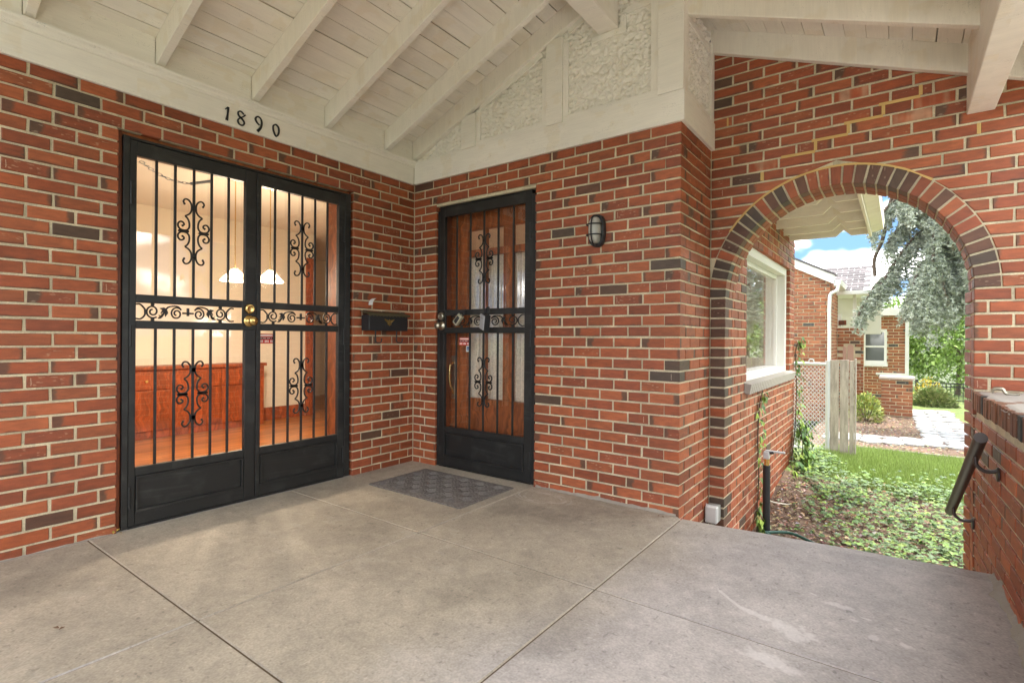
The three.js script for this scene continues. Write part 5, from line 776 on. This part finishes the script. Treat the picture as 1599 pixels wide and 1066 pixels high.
// weeping blue spruce
{
  const q = rng(91), t = thing('blue_spruce', 'weeping blue green spruce with brown hanging twigs', 'tree', [3.35, -0.45, -8.4]), N = new Leaves(), D = new Leaves(), wood = [];
  const trunk = new THREE.CatmullRomCurve3([V(-0.25, 2.6, 0), V(-0.2, 3.2, 0), V(0.1, 4.0, 0.05), V(0.5, 4.9, 0.1)]); 
  const main = [V(1.75, -0.3, -1.1), V(1.6, 1.5, -0.9), V(1.2, 3.4, -0.6), V(1.0, 5.4, -0.4)]; wood.push(new THREE.TubeGeometry(new THREE.CatmullRomCurve3(main), 20, 0.10, 8));
  const tuft = (p, d, L0, col) => { for (let k = 0; k < 9; k++) { const r = rdir(q), v = d.clone().multiplyScalar(0.6).add(r).normalize(), e = p.clone().addScaledVector(v, L0 * (0.7 + 0.5 * q())), s = v.clone().cross(rdir(q)).normalize().multiplyScalar(L0 * 0.2); const b = 0.75 + 0.5 * q(); N.tri(p.clone().add(s).toArray(), p.clone().sub(s).toArray(), e.toArray(), col.map(x => x * b)); } };
  const cols = [[0.44, 0.48, 0.38], [0.38, 0.42, 0.32], [0.52, 0.55, 0.45], [0.28, 0.32, 0.23]];
  const branch = (a, b, droop, n0) => { const n = Math.round(n0 * 2.3);      // bough with hanging sprays
    const m = a.clone().lerp(b, 0.5).add(V(0, 0.18, 0)), c = new THREE.CatmullRomCurve3([a, m, b]); wood.push(new THREE.TubeGeometry(c, 10, 0.022, 5));
    for (let i = 0; i < n; i++) {
      const s = 0.12 + 0.9 * (i + q()) / n, p = c.getPoint(Math.min(1, s)); const L0 = droop * (0.35 + 0.75 * q()); const side = V((q() - .5) * 0.5, -1, (q() - .5) * 0.5).normalize(), out = V((q() - .5) * 0.3, 0, (q() - .3) * 0.3); const steps = Math.ceil(L0 / 0.05), dead = q() < 0.13; let x = p.clone();
      for (let k = 0; k < steps; k++) { const t0 = k / steps, d = side.clone().add(out.clone().multiplyScalar(1.6 - 1.6 * t0)).normalize(); x.addScaledVector(d, 0.05); const col = cols[Math.floor(q() * 4)]; if (dead) { const r = rdir(q).multiplyScalar(0.05); D.tri(x.toArray(), x.clone().add(V(0.004, 0, 0.004)).toArray(), x.clone().add(d.clone().multiplyScalar(0.08)).add(r).toArray(), [0.20, 0.11, 0.06]); D.tri(x.toArray(), x.clone().add(V(0.004, 0, 0)).toArray(), x.clone().add(rdir(q).multiplyScalar(0.07)).toArray(), [0.24, 0.14, 0.08]); if (k > steps * 0.3) continue; } tuft(x, d, 0.052, col); if (q() < 0.85) { const r = V(q() - .5, (q() - .5) * .4 - 0.1, q() - .5).normalize(); tuft(x.clone().addScaledVector(r, 0.05), r, 0.05, col); tuft(x.clone().addScaledVector(r, 0.09), r, 0.045, col); } }
    }
  };
  // positions relative to the base group
  const B = (x, y, z) => V(x - 3.35, y + 0.45, z + 8.4);
  branch(B(3.7, 3.7, -8.6), B(2.95, 3.1, -8.0), 0.45, 24); branch(B(3.8, 3.9, -8.6), B(3.4, 3.55, -7.8), 0.6, 26); branch(B(3.8, 3.5, -8.7), B(3.15, 2.75, -8.2), 0.45, 24); branch(B(3.9, 3.2, -8.6), B(3.05, 2.0, -8.0), 0.5, 34); branch(B(3.3, 2.3, -8.2), B(2.74, 1.48, -7.9), 0.32, 34);
  branch(B(3.8, 3.6, -8.5), B(3.9, 3.2, -7.6), 0.8, 34); branch(B(3.9, 3.4, -8.6), B(4.25, 2.9, -7.7), 0.9, 34); branch(B(3.8, 3.0, -8.4), B(3.75, 2.3, -7.6), 1.0, 36); branch(B(3.9, 2.7, -8.5), B(4.2, 2.2, -7.8), 1.1, 36); branch(B(3.75, 2.4, -8.3), B(3.5, 1.95, -7.8), 0.9, 30); branch(B(3.8, 2.6, -8.3), B(3.75, 1.9, -7.7), 0.95, 30); branch(B(4.0, 2.9, -8.5), B(4.5, 2.5, -8.1), 1.2, 30); branch(B(3.9, 4.1, -8.6), B(4.1, 3.9, -7.7), 0.9, 26); branch(B(3.9, 4.4, -8.6), B(4.5, 4.1, -8.0), 1.1, 24); branch(B(3.8, 4.2, -8.6), B(3.3, 4.1, -8.1), 0.6, 20);
  wood.push(new THREE.TubeGeometry(new THREE.CatmullRomCurve3([B(3.3, 3.9, -8.4), B(3.14, 3.3, -8.3), B(3.08, 2.85, -8.25), B(2.96, 2.5, -8.3), B(2.97, 2.2, -8.3)]), 20, 0.032, 7));
  part(t, 'trunk', merge(wood), M.bark); part(t, 'crown', N.geo(), M.leaf); const dd = part(t, 'dead_twigs', D.geo(), M.leaf);
}
// small metal clip left on the parapet cap
{ const t = thing('metal_clip', 'small bent metal clip lying on the parapet cap', 'clip', [3.74, 0.79, -0.42]); part(t, 'clip', tube([[-0.04, 0.006, 0], [-0.03, 0.026, 0.004], [0.0, 0.026, 0.01], [0.01, 0.008, 0.012], [0.06, 0.006, 0.02]], 0.008, 24, 6), M.nickel); }

// stray leaves on the slab
[[0.02, 2.09, 'small yellow leaf at the foot of the left door jamb', [0.45, 0.30, 0.06]], [0.92, 2.52, 'small curled brown leaf on the slab before the left wall', [0.16, 0.09, 0.05]], [2.20, 0.06, 'dry brown twig leaf at the foot of the brick corner', [0.2, 0.13, 0.08]]].forEach(([x, z, label, c], i) => { const L = new Leaves(), q = rng(300 + i); for (let k = 0; k < (i === 0 ? 4 : 2); k++) L.leaf(V(q() * 0.03, 0.004 + 0.004 * k, q() * 0.03), V(q() - .5, 0.1, q() - .5), V(0.2, 1, 0.1), 0.024, 0.013, c); tag(part(scene, 'fallen_leaf', L.geo(), M.leaf, [x, 0.001, z]), label, 'leaf', 'leaves on the slab'); });

renderer.render(scene, camera);
